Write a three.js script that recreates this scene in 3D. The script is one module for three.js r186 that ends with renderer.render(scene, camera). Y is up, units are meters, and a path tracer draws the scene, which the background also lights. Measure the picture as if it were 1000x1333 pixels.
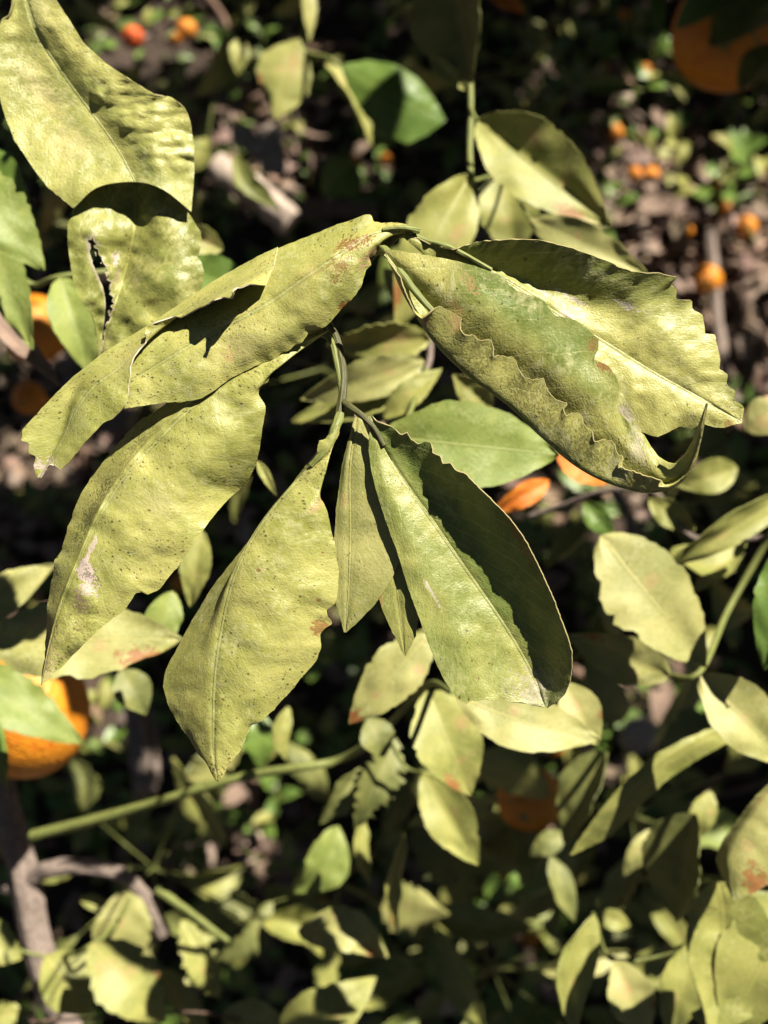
import * as THREE from 'three';
import { mergeGeometries } from 'three/addons/utils/BufferGeometryUtils.js';

// ---------------------------------------------------------------- camera, sky, sun, exposure
const scene = new THREE.Scene();
const FOV = 42, PITCH = 65 * Math.PI / 180, EYE = new THREE.Vector3(0, 1.9, 0);
const camera = new THREE.PerspectiveCamera(FOV, 0.75, 0.01, 400);
const FWD = new THREE.Vector3(0, -Math.sin(PITCH), -Math.cos(PITCH));
const UPV = new THREE.Vector3(0, Math.cos(PITCH), -Math.sin(PITCH));
const RGT = new THREE.Vector3(1, 0, 0);
camera.position.copy(EYE); camera.up.copy(UPV); camera.lookAt(EYE.clone().add(FWD));
camera.focus = 0.357; camera.userData.fStop = 12.5;
scene.add(camera);

const SKY_LEVEL = 0.05;
const SUN = new THREE.Vector3().addScaledVector(RGT, 0.42).addScaledVector(UPV, 0.68).addScaledVector(FWD, -0.60).normalize();
{ // clear, deep blue late-season sky, paler towards the horizon and round the sun
  const w = 256, h = 128, d = new Float32Array(w * h * 4), v = new THREE.Vector3();
  for (let j = 0; j < h; j++) for (let i = 0; i < w; i++) {
    const el = ((j + .5) / h - .5) * Math.PI, az = ((i + .5) / w - .5) * 2 * Math.PI, o = (j * w + i) * 4; v.set(Math.cos(el) * Math.cos(az), Math.sin(el), Math.cos(el) * Math.sin(az));
    const up = Math.max(0, v.y), hz = Math.pow(1 - up, 4), g = Math.pow(Math.max(0, v.dot(SUN)), 24), k = SKY_LEVEL * (v.y < 0 ? .25 : 1);
    d[o] = k * (.42 + .55 * hz + .9 * g); d[o + 1] = k * (.56 + .50 * hz + .8 * g); d[o + 2] = k * (.80 + .30 * hz + .6 * g); d[o + 3] = 1;
  }
  const t = new THREE.DataTexture(d, w, h, THREE.RGBAFormat, THREE.FloatType); t.mapping = THREE.EquirectangularReflectionMapping; t.magFilter = t.minFilter = THREE.LinearFilter; t.needsUpdate = true;
  scene.background = t; scene.environment = t;
}
const sun = new THREE.DirectionalLight(new THREE.Color(1, 0.92, 0.76), 5.0);
sun.target.position.set(0, 0.6, -0.6); sun.position.copy(SUN).multiplyScalar(8).add(sun.target.position);
sun.castShadow = true; sun.shadow.mapSize.set(4096, 4096);
Object.assign(sun.shadow.camera, { left: -3, right: 3, top: 3, bottom: -3, near: 0.5, far: 20 });
scene.add(sun, sun.target);

const renderer = new THREE.WebGLRenderer({ antialias: true });
renderer.toneMapping = THREE.LinearToneMapping; renderer.toneMappingExposure = 2.2;
renderer.shadowMap.enabled = true;

// ---------------------------------------------------------------- helpers
function rng(seed) { let a = seed >>> 0; return () => { a = (a + 0x6D2B79F5) | 0; let t = Math.imul(a ^ (a >>> 15), 1 | a); t = (t + Math.imul(t ^ (t >>> 7), 61 | t)) ^ t; return ((t ^ (t >>> 14)) >>> 0) / 4294967296; }; }
const lerp = (a, b, t) => a + (b - a) * t, clamp = (x, a = 0, b = 1) => Math.min(b, Math.max(a, x));
const sm = (a, b, x) => { const t = clamp((x - a) / (b - a)); return t * t * (3 - 2 * t); };
function hash(x, y, s) { let h = Math.imul(x | 0, 374761393) ^ Math.imul(y | 0, 668265263) ^ Math.imul(s | 0, 2147483647 ^ 0x5bd1e995); h = Math.imul(h ^ (h >>> 13), 1274126177); return ((h ^ (h >>> 16)) >>> 0) / 4294967296; }
function noise(x, y, s) { const i = Math.floor(x), j = Math.floor(y), u = x - i, v = y - j, a = u * u * (3 - 2 * u), b = v * v * (3 - 2 * v); return lerp(lerp(hash(i, j, s), hash(i + 1, j, s), a), lerp(hash(i, j + 1, s), hash(i + 1, j + 1, s), a), b); }
const fbm = (x, y, s, o = 4) => { let r = 0, a = 0.5, n = 0; for (let k = 0; k < o; k++) { r += a * noise(x, y, s + k); n += a; a *= 0.5; x *= 2.03; y *= 2.03; } return r / n; };
const KPX = 2 * Math.tan(FOV * Math.PI / 360) / 1333;           // metres per photo pixel per metre of distance
const at = (x, y, d) => EYE.clone().addScaledVector(FWD, d).addScaledVector(RGT, (x - 500) * KPX * d).addScaledVector(UPV, (666.5 - y) * KPX * d);
const used = {};
function numbered(n) { const k = used[n] = (used[n] ?? -1) + 1; return k ? `${n}_${String(k).padStart(3, '0')}` : n; }
function tag(o, label, category, group, kind) { o.userData = { ...o.userData, label, category }; if (group) o.userData.group = group; if (kind) o.userData.kind = kind; return o; }
function thing(name, pos, label, category, group) { const o = new THREE.Group(); o.name = numbered(name); o.position.copy(pos); tag(o, label, category, group); scene.add(o); return o; }
function part(name, geo, mat, parent) {
  const m = new THREE.Mesh(geo, mat); m.castShadow = m.receiveShadow = true;
  if (parent) { m.name = name; parent.add(m); if (parent.userData.world0) m.position.copy(parent.userData.world0).negate(); } else { m.name = numbered(name); scene.add(m); }
  return m;
}
// a part whose geometry is in world coordinates, re-centred on its thing
function wpart(name, geo, mat, root) { geo.translate(-root.position.x, -root.position.y, -root.position.z); return part(name, geo, mat, root); }

// ---------------------------------------------------------------- leaf textures
function dataTex(w, h, data, srgb) { const t = new THREE.DataTexture(data, w, h, THREE.RGBAFormat); t.magFilter = THREE.LinearFilter; t.minFilter = THREE.LinearFilter; t.wrapS = t.wrapT = THREE.ClampToEdgeWrapping; if (srgb) t.colorSpace = THREE.SRGBColorSpace; t.needsUpdate = true; return t; }
const toS = (c) => c <= 0.0031308 ? 12.92 * c : 1.055 * Math.pow(c, 1 / 2.4) - 0.055;
// palettes are linear base colours
const PAL = {
  hero: { a: [.358, .346, .110], b: [.255, .265, .069], c: [.46, .445, .22], vein: [.33, .35, .135] },
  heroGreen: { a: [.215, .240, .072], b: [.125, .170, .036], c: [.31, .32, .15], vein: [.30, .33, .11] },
  heroDull: { a: [.235, .210, .085], b: [.165, .160, .055], c: [.33, .28, .16], vein: [.25, .22, .09] },
  pale: { a: [.325, .315, .115], b: [.225, .235, .072], c: [.41, .39, .20], vein: [.36, .34, .11] },
  yellow: { a: [.28, .28, .080], b: [.185, .205, .050], c: [.40, .37, .15], vein: [.33, .32, .09] },
  green: { a: [.12, .19, .035], b: [.075, .14, .026], c: [.19, .26, .07], vein: [.19, .25, .06] },
  fresh: { a: [.22, .26, .065], b: [.14, .19, .035], c: [.32, .35, .13], vein: [.24, .28, .08] },
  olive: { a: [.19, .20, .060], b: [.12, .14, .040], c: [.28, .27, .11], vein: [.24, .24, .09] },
  brown: { a: [.27, .19, .15], b: [.15, .10, .078], c: [.40, .30, .25], vein: [.16, .11, .07] },
  orange: { a: [.62, .20, .018], b: [.50, .12, .012], c: [.66, .30, .04], vein: [.5, .16, .02] },
};
// u across (midrib at .5), v along; W(v) = real width in mm, L in mm, so that spots keep their shape
function leafMat({ seed, pal, L = 80, W = (v) => 40 * Math.sin(Math.PI * clamp(v, .05, .95)), res = [384, 768], specks = .5, blot = [], green, tones = 1, veinsK = 1, rough = .44, hole, bumpK = 1, bare = .35, pits = 0 }) {
  const [w, h] = res, col = new Uint8Array(w * h * 4), bmp = new Uint8Array(w * h * 4), r = rng(seed), P = PAL[pal];
  const dots = []; const cell = 4, grid = new Map();
  for (let i = 0, n = Math.round(specks * L * 22); i < n; i++) {
    const v = r(), ww = W(v), d = { x: (r() - .5) * ww, y: v * L, r: .09 + .27 * Math.pow(r(), 4), k: r() };
    if (fbm(d.x * .09, d.y * .09, seed + 77, 3) < .42 + .2 * r()) continue;
    const key = Math.floor(d.x / cell) + ',' + Math.floor(d.y / cell); (grid.get(key) ?? grid.set(key, []).get(key)).push(d);
  }
  const slope = .85 + .3 * r(), gap = 5.5 + r() * 1.5, ph = r() * gap;
  for (let j = 0; j < h; j++) {
    const v = (j + .5) / h, y = v * L, ww = Math.max(4, W(v));
    for (let i = 0; i < w; i++) {
      const u = (i + .5) / w, x = (u - .5) * ww, ax = Math.abs(x), o = (j * w + i) * 4, side = x < 0 ? 11 : 37;
      const n1 = fbm(x * .055 + 9, y * .045, seed, 4), n2 = fbm(x * .16, y * .14, seed + 9, 4), n3 = noise(x * 2.6, y * 2.6, seed + 21), n4 = noise(x * 1.1, y * 1.1, seed + 23), n5 = noise(x * 5.2, y * 5.2, seed + 28);
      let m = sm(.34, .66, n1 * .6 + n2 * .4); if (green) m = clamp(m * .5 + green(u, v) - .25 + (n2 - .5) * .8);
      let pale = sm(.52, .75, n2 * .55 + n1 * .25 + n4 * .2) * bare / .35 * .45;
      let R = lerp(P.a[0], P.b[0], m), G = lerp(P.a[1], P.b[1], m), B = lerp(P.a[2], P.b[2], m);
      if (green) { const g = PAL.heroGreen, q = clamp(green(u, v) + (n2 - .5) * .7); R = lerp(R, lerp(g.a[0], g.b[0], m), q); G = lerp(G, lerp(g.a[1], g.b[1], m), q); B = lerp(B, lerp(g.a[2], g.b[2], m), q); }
      R = lerp(R, P.c[0], pale); G = lerp(G, P.c[1], pale); B = lerp(B, P.c[2], pale);
      const gr = 1 + ((n3 - .5) * .15 + (n4 - .5) * .10 + (n5 - .5) * .20) * tones; R *= gr; G *= gr; B *= gr * (1 + (n4 - .5) * .2);
      // veins
      const wob = (noise(x * .25, y * .25, seed + side) - .5) * 1.6, q = (y - ax * slope - .018 * ax * ax * Math.sign(slope) + ph + wob) / gap, f = Math.abs(q - Math.round(q)) * gap;
      const rank = hash(Math.round(q), side, seed), vein = (1 - sm(.12, .42, f)) * (.35 + .65 * rank) * sm(0, .12, 1 - 2 * Math.abs(u - .5)) * veinsK;
      const mr = .75 * (1 - .6 * v), mid = 1 - sm(mr * .55, mr, ax), gro = (1 - sm(mr, mr * 2.1, ax)) * (1 - mid);
      const net = Math.abs(noise(x * .9, y * .9, seed + 51) - .5), netv = (1 - sm(.015, .07, net)) * .35 * veinsK;
      const vk = clamp(vein * .55 + mid * .8 + netv * .3); R = lerp(R, P.vein[0], vk); G = lerp(G, P.vein[1], vk); B = lerp(B, P.vein[2], vk);
      const gk = 1 - .16 * gro; R *= gk; G *= gk; B *= gk;
      // specks of scale and sooty dirt
      let sp = 0, spk = 0; const ci = Math.floor(x / cell), cj = Math.floor(y / cell);
      for (let a = -1; a <= 1; a++) for (let b = -1; b <= 1; b++) { const g = grid.get((ci + a) + ',' + (cj + b)); if (g) for (const d of g) { const q2 = Math.hypot(x - d.x, y - d.y) / d.r; if (q2 < 1.4) { const e = 1 - sm(.5, 1.3, q2); if (e > sp) { sp = e; spk = d.k; } } } }
      if (sp > 0) { const c = spk < .55 ? [.030, .026, .012] : spk < .85 ? [.13, .075, .022] : [.17, .10, .05], e = sp * .82; R = lerp(R, c[0], e); G = lerp(G, c[1], e); B = lerp(B, c[2], e); }
      let bz = 0;
      for (const [bu, bv, rad, c, k = 1, el = 1, gran = 0] of blot) { // patches with ragged outlines: [u, v, radius mm, colour, strength, stretch along, graininess]
        const dx = x - (bu - .5) * Math.max(4, W(bv)), dy = (y - bv * L) / el, dist = Math.hypot(dx, dy);
        if (dist > rad * 1.7) continue;
        const rag = dist / rad + (fbm(x * .8, y * .8, seed + 61, 3) - .5) * 1.1 + (gran ? (fbm(x * 2.2, y * 2.2, seed + 63, 2) - .5) * gran * 3 : 0);
        const e = (1 - sm(.72, .86, rag)) * k * (.8 + .4 * n3); R = lerp(R, c[0], clamp(e)); G = lerp(G, c[1], clamp(e)); B = lerp(B, c[2], clamp(e)); bz += e;
      }
      let alpha = 255; if (hole) { const e = hole(u, v, x, y, n2, n4); if (e < 0) alpha = 0; else if (e < 1.0) { const q = (1 - e) * .9; R = lerp(R, .46, q); G = lerp(G, .39, q); B = lerp(B, .33, q); } }
      col[o] = 255 * toS(clamp(R)); col[o + 1] = 255 * toS(clamp(G)); col[o + 2] = 255 * toS(clamp(B)); col[o + 3] = alpha;
      const hgt = .42 + (n3 - .5) * .16 + (n5 - .5) * .14 + (n4 - .5) * .10 + (n2 - .5) * .5 - vein * .10 - netv * .08 + mid * .18 - gro * .1 - sp * .06 - bz * .08;
      bmp[o] = bmp[o + 1] = bmp[o + 2] = 255 * clamp(hgt); bmp[o + 3] = 255;
    }
  }
  const m = new THREE.MeshPhysicalMaterial({ map: dataTex(w, h, col, true), bumpMap: dataTex(w, h, bmp, false), bumpScale: .0003 * bumpK, roughness: rough, side: THREE.DoubleSide, specularIntensity: .9 });
  if (hole) m.alphaTest = .5;
  m.name = `leaf_${pal}_${seed}`;
  return m;
}
const rimMat = new THREE.MeshStandardMaterial({ color: new THREE.Color().setRGB(.29, .25, .12), roughness: .9, name: 'dry_leaf_margin' });
const rimPale = new THREE.MeshStandardMaterial({ color: new THREE.Color().setRGB(.56, .48, .40), roughness: .9, name: 'pale_scarred_margin' });

// ---------------------------------------------------------------- sheets
function catmull(pts, n) { // points [x,y,z] -> n+1 points, equal steps of length
  const c = new THREE.CatmullRomCurve3(pts.map((p) => new THREE.Vector3(p[0], p[1], p[2] ?? 0)), false, 'centripetal'); c.arcLengthDivisions = 400; return c.getSpacedPoints(n);
}
function poly(pts, n) { // corners kept
  const P = pts.map((p) => new THREE.Vector3(p[0], p[1], p[2] ?? 0)), len = [0]; for (let i = 1; i < P.length; i++) len.push(len[i - 1] + Math.hypot(P[i].x - P[i - 1].x, P[i].y - P[i - 1].y) + 1e-6);
  const out = []; let k = 0; for (let i = 0; i <= n; i++) { const s = len[len.length - 1] * i / n; while (k < P.length - 2 && len[k + 1] < s) k++; out.push(P[k].clone().lerp(P[k + 1], clamp((s - len[k]) / (len[k + 1] - len[k])))); } return out;
}
function smoothLine(p, sg) { const n = p.length, out = []; for (let i = 0; i < n; i++) { const v = new THREE.Vector3(); let ws = 0; const rad = Math.min(sg * 3, i, n - 1 - i); for (let k = -Math.floor(rad); k <= rad; k++) { const w = Math.exp(-k * k / (2 * sg * sg)); v.addScaledVector(p[i + k], w); ws += w; } out.push(v.divideScalar(ws)); } return out; }
// a grid of points -> closed thin shell with a rim of its own: [faces, rim]
function shell(rows, cols, pos, uv, thick) {
  const C = cols + 1, nrm = [], A = new THREE.Vector3(), B = new THREE.Vector3();
  for (let i = 0; i <= rows; i++) for (let j = 0; j <= cols; j++) {
    A.copy(pos[Math.min(rows, i + 1) * C + j]).sub(pos[Math.max(0, i - 1) * C + j]); B.copy(pos[i * C + Math.min(cols, j + 1)]).sub(pos[i * C + Math.max(0, j - 1)]);
    const n = A.clone().cross(B); if (n.lengthSq() < 1e-18) n.copy(FWD).negate(); n.normalize(); nrm.push(n);
  }
  const V = [], U = [], I = [], n = pos.length;
  for (const s of [.5, -.5]) for (let k = 0; k < n; k++) { V.push(pos[k].x + nrm[k].x * s * thick, pos[k].y + nrm[k].y * s * thick, pos[k].z + nrm[k].z * s * thick); U.push(uv[2 * k], uv[2 * k + 1]); }
  for (let i = 0; i < rows; i++) for (let j = 0; j < cols; j++) { const a = i * C + j, b = a + 1, c = a + C, d = c + 1; I.push(a, c, b, b, c, d, n + a, n + b, n + c, n + b, n + d, n + c); }
  const face = new THREE.BufferGeometry(); face.setAttribute('position', new THREE.Float32BufferAttribute(V, 3)); face.setAttribute('uv', new THREE.Float32BufferAttribute(U, 2)); face.setIndex(I); face.computeVertexNormals();
  const loop = []; for (let i = 0; i < rows; i++) loop.push(i * C); for (let j = 0; j < cols; j++) loop.push(rows * C + j); for (let i = rows; i > 0; i--) loop.push(i * C + cols); for (let j = cols; j > 0; j--) loop.push(j);
  const RV = [], RI = []; loop.forEach((k, q) => { RV.push(V[3 * k], V[3 * k + 1], V[3 * k + 2], V[3 * (n + k)], V[3 * (n + k) + 1], V[3 * (n + k) + 2]); const a = 2 * q, b = 2 * ((q + 1) % loop.length); RI.push(a, a + 1, b, b, a + 1, b + 1); });
  const rim = new THREE.BufferGeometry(); rim.setAttribute('position', new THREE.Float32BufferAttribute(RV, 3)); rim.setAttribute('uv', new THREE.Float32BufferAttribute(new Array(RV.length / 3 * 2).fill(0), 2)); rim.setIndex(RI); rim.computeVertexNormals();
  return [face, rim];
}
// a leaf drawn as a net of lines from base to tip; each point [photo x, photo y, mm towards the camera]
function sheet({ d, cols, mid, N = 150, M = 9, thick = .00035, seed = 1, lump = .5, crinkle }) {
  const lines = cols.map((c) => {
    const raw = c.jag != null ? poly(c.p, N) : catmull(c.p, N), s = c.jag != null ? smoothLine(raw, Math.max(3, N * .03)) : raw;
    return { raw, s, c };
  });
  lines.forEach((l, k) => {
    if (l.c.jag == null) { l.delta = null; return; }
    const other = lines[k === 0 ? 1 : k - 1];
    l.delta = l.raw.map((p, i) => {
      const dv = p.clone().sub(l.s[i]), out = l.s[i].clone().sub(other.s[i]); out.z = 0; if (out.lengthSq() < 1) return dv.multiplyScalar(0); out.normalize();
      const t = i / N, fade = sm(0, .06, t) * sm(0, .06, 1 - t), q = t * (l.c.freq ?? 26) + noise(t * 9, k, seed) * 4, saw = q - Math.floor(q);
      const big = hash(Math.floor(q), k, seed + 3), a = l.c.jag * fade;
      const rx = a * ((saw < .7 ? saw / .7 : (1 - saw) / .3) * big * 1.6 - .5 + (noise(t * 90, k, seed + 5) - .5) * .9 + (noise(t * 34, k, seed + 6) - .5) * .8);
      dv.addScaledVector(out, rx); dv.z += (l.c.jz ?? 0) * fade * (1 - sm((l.c.jzTo ?? 2) - .12, l.c.jzTo ?? 2, t)) * ((saw < .75 ? saw / .75 : (1 - saw) / .25) * big * 1.7 - .6); return dv;
    });
  });
  const K = cols.length - 1, total = K * M, pos = [], uv = [], T = new THREE.Vector3(); let L = 0; const wid = [];
  const scale = KPX * d;
  for (let i = 0; i <= N; i++) {
    const t = i / N; let w = 0, prev = null;
    for (let j = 0; j <= total; j++) {
      const k = Math.min(K - 1, Math.floor(j / M)), f = j / M - k, p1 = lines[k].s[i], p2 = lines[k + 1].s[i], p0 = k > 0 ? lines[k - 1].s[i] : p1.clone().multiplyScalar(2).sub(p2), p3 = k < K - 1 ? lines[k + 2].s[i] : p2.clone().multiplyScalar(2).sub(p1);
      const h = (a, b, c, e) => .5 * (2 * b + (c - a) * f + (2 * a - 5 * b + 4 * c - e) * f * f + (3 * b - a - 3 * c + e) * f * f * f);
      T.set(h(p0.x, p1.x, p2.x, p3.x), h(p0.y, p1.y, p2.y, p3.y), h(p0.z, p1.z, p2.z, p3.z));
      if (lines[k].delta && k === 0) T.addScaledVector(lines[k].delta[i], Math.pow(1 - f, 2.5)); if (lines[k + 1].delta && k === K - 1) T.addScaledVector(lines[k + 1].delta[i], Math.pow(f, 2.5));
      T.z += lump * ((noise(T.x * .03, T.y * .03, seed + 40) - .5) * 2.2 + (noise(T.x * .09, T.y * .09, seed + 41) - .5) * .7);
      const u = j <= mid * M ? .5 * j / (mid * M || 1) : .5 + .5 * (j - mid * M) / (total - mid * M);
      if (crinkle) T.z += crinkle(u, t) * (Math.abs(noise(T.x * .055, T.y * .055, seed + 60) - .5) * 2.4 + noise(T.x * .12, T.y * .12, seed + 61) * .8 - .8);
      if (mid > 0 && mid < K) T.z -= .5 * Math.exp(-Math.pow((u - .5) / .03, 2)); // crease of the midrib
      const P = at(T.x, T.y, d - T.z / 1000); pos.push(P); uv.push(u, t); if (prev) w += P.distanceTo(prev); prev = P;
    }
    wid.push(w * 1000);
  }
  const mc = Math.round(mid * M), C = total + 1; for (let i = 1; i <= N; i++) L += pos[i * C + mc].distanceTo(pos[(i - 1) * C + mc]) * 1000;
  const [face, rim] = shell(N, total, pos, uv, thick);
  const W = (v) => { const q = clamp(v) * N, a = Math.floor(q); return lerp(wid[a], wid[Math.min(N, a + 1)], q - a); };
  return { face, rim, L, W };
}
function tube(pts, rad, seg = 40, sides = 9, seed = 1, rough = .12) { // pts: Vector3s, rad(t) in metres
  const c = new THREE.CatmullRomCurve3(pts, false, 'centripetal'), g = new THREE.TubeGeometry(c, seg, 1, sides, false), p = g.attributes.position, ctr = new THREE.Vector3(), v = new THREE.Vector3();
  for (let i = 0; i <= seg; i++) { c.getPointAt(i / seg, ctr); for (let j = 0; j <= sides; j++) { const k = i * (sides + 1) + j; v.fromBufferAttribute(p, k).sub(ctr); const r = rad(i / seg) * (1 + rough * (noise(i * 14 / seg, (j % sides) * 1.3, seed) - .5) * 2); v.multiplyScalar(r).add(ctr); p.setXYZ(k, v.x, v.y, v.z); } }
  g.computeVertexNormals(); const uvs = g.attributes.uv, len = c.getLength(); for (let i = 0; i < uvs.count; i++) uvs.setXY(i, uvs.getY(i), uvs.getX(i) * len * 12);
  // closed ends
  const e = []; for (const i of [0, seg]) { c.getPointAt(i / seg, ctr); const V = [ctr.x, ctr.y, ctr.z]; const I = []; for (let j = 0; j <= sides; j++) { const k = i * (sides + 1) + j; V.push(p.getX(k), p.getY(k), p.getZ(k)); if (j < sides) i ? I.push(0, j + 1, j + 2) : I.push(0, j + 2, j + 1); } const q = new THREE.BufferGeometry(); q.setAttribute('position', new THREE.Float32BufferAttribute(V, 3)); q.setAttribute('uv', new THREE.Float32BufferAttribute(new Array(V.length / 3 * 2).fill(.5), 2)); q.setIndex(I); q.computeVertexNormals(); e.push(q); }
  return mergeGeometries([g, ...e]);
}
function barkMat(seed, c0, c1, rough = .85, bump = .0012) {
  const w = 128, h = 256, col = new Uint8Array(w * h * 4), bmp = new Uint8Array(w * h * 4);
  for (let j = 0; j < h; j++) for (let i = 0; i < w; i++) { const x = i / w, y = j / h, o = (j * w + i) * 4, n = fbm(x * 6, y * 9, seed, 4), s = fbm(x * 26, y * 5, seed + 5, 3), l = fbm(x * 34, y * 40, seed + 8, 2), m = clamp(n * .6 + s * .5 + (l - .5) * .5 - .1); for (let k = 0; k < 3; k++) col[o + k] = 255 * toS(clamp(lerp(c0[k], c1[k], m) * (.85 + .3 * l))); col[o + 3] = 255; bmp[o] = bmp[o + 1] = bmp[o + 2] = 255 * clamp(n * .4 + s * .5 + l * .2); bmp[o + 3] = 255; }
  const a = dataTex(w, h, col, true), b = dataTex(w, h, bmp, false); for (const t of [a, b]) t.wrapS = t.wrapT = THREE.MirroredRepeatWrapping;
  return new THREE.MeshStandardMaterial({ map: a, bumpMap: b, bumpScale: bump, roughness: rough, name: `bark_${seed}` });
}
const M = {
  greenStem: barkMat(3, [.10, .13, .030], [.26, .28, .085], .6, .0004),
  darkStem: barkMat(4, [.045, .045, .018], [.12, .12, .04], .65, .0005),
  grey: barkMat(5, [.11, .085, .072], [.36, .285, .25], .9, .0025),
  pale: barkMat(6, [.26, .20, .165], [.56, .47, .41], .9, .002),
  brown: barkMat(7, [.09, .055, .038], [.26, .17, .125], .92, .002),
};

// ---------------------------------------------------------------- a plain leaf for the middle distance
// b, t: photo pixels of base and tip; w: apparent width in pixels; d, dt: distances of base and tip; roll degrees; fold degrees; arch mm towards the camera; twist degrees
function leafGeo({ b, t, w, d, dt = d, roll = 0, fold = 14, arch = 4, curl = 0, twist = 0, bend = 0, seed = 1, chew = .05, wide = .45, N = 30, H = 6, point = 1 }) {
  const B = at(b[0], b[1], d), T = at(t[0], t[1], dt), ax = T.clone().sub(B), L = ax.length(); ax.normalize();
  const view = B.clone().add(T).multiplyScalar(.5).sub(EYE).normalize(), s0 = ax.clone().cross(view).normalize().negate(), n0 = s0.clone().cross(ax).normalize(); if (n0.dot(view) > 0) n0.negate();
  const half = .5 * w * KPX * (d + dt) / 2 / Math.max(.35, Math.cos(roll * Math.PI / 180)), pos = [], uv = [], cols = 2 * H;
  for (let i = 0; i <= N; i++) {
    const q = i / N, ang = (roll + twist * (q - .5)) * Math.PI / 180, s = s0.clone().multiplyScalar(Math.cos(ang)).addScaledVector(n0, Math.sin(ang)), n = n0.clone().multiplyScalar(Math.cos(ang)).addScaledVector(s0, -Math.sin(ang));
    const prof = Math.pow(Math.sin(Math.PI * Math.pow(q, Math.log(.5) / Math.log(wide))), .78) * (1 - .25 * point * q * q) + (q < .1 ? .03 : .004);
    const ctr = B.clone().addScaledVector(ax, q * L).addScaledVector(n0, arch / 1000 * Math.sin(Math.PI * q)).addScaledVector(s0, bend * KPX * d * Math.sin(Math.PI * q));
    for (let j = 0; j <= cols; j++) {
      const x = j / H - 1, sd = x < 0 ? 0 : 1, q2 = q * 17 + sd * 5.3 + noise(q * 6, sd, seed) * 3, bite = hash(Math.floor(q2), sd, seed), e = 1 - chew * Math.pow(Math.abs(x), 3) * ((bite > .55 ? (bite - .55) * 4.5 * Math.sin(Math.PI * (q2 - Math.floor(q2))) : 0) + (noise(q * 40, sd, seed + 2) - .3));
      const X = x * half * prof * e, cu = curl / 1000 * x * x * prof;
      const f = fold * Math.PI / 180; pos.push(ctr.clone().addScaledVector(s, X * Math.cos(f)).addScaledVector(n, Math.abs(X) * Math.sin(f) + cu + .0012 * (noise(q * 7, x * 2 + 9, seed + 4) - .5) * 2 * (.3 + Math.abs(x)) * L / .06));
      uv.push(j / cols, q);
    }
  }
  const [face, rim] = shell(N, cols, pos, uv, .0004); return mergeGeometries([face, rim]);
}
const kinds = {};
function kind(k, i = 0) {
  const key = k + i; if (kinds[key]) return kinds[key];
  const S = { pale: 100, yellow: 200, green: 300, fresh: 350, olive: 400, brown: 500, orange: 600 }[k] + i * 13;
  const br = [.24, .095, .03], tn = [.40, .25, .12], r = rng(S), blot = [];
  if (k === 'pale' || k === 'yellow') { if (i === 1) blot.push([.9, .82, 5, br, .9, 1.8, .4], [.25, .35, 3, tn, .6, 1.5, .8]); if (i === 3) blot.push([.6, .3, 5, tn, .55, 1.8, .9], [.05, .6, 3, br, .7, 2, .5]); if (i === 4) blot.push([.4, .7, 8, [.16, .17, .04], .6, 1.4, .8]); if (i === 2) blot.push([.5, .97, 9, br, 1], [.2, .3, 4, tn, .6]); blot.push([.3 + .4 * r(), .2 + .6 * r(), 3.5, tn, .35]); }
  return kinds[key] = leafMat({ seed: S, pal: k, L: 70, W: (v) => 34 * Math.pow(Math.sin(Math.PI * clamp(v, .04, .96)), .8), res: [160, 320], specks: k === 'green' ? .1 : .25, blot, rough: k === 'green' ? .38 : k === 'brown' ? .8 : .55 });
}
function stemPart(root, pts, r0, r1, mat = M.greenStem, name = 'stem', seed = 1) { return wpart(name, tube(pts.map((p) => at(...p)), (t) => lerp(r0, r1, t) / 1000, Math.max(16, pts.length * 10), 9, seed), mat, root); }
let leafSeed = 50;
function drawn(root, d, cols, k, vi = 0, label, o = {}) { const g = sheet({ d, cols: cols.map((p, i) => ({ p, ...(i === 0 || i === cols.length - 1 ? { jag: o.jag ?? .8, freq: 19 } : {}) })), mid: Math.floor(cols.length / 2), N: 60, M: 6, seed: leafSeed++, lump: o.lump ?? 1, thick: .0004 }), m = wpart('leaf', mergeGeometries([g.face, g.rim]), kind(k, vi), root); if (label) m.userData.label = label; return m; }
function leaf(root, b, t, w, d, o = {}, k = 'yellow', vi = 0, label) { const m = wpart('leaf', leafGeo({ b, t, w, d, seed: leafSeed++, ...o }), kind(k, vi), root); if (label) m.userData.label = label; return m; }


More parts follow.
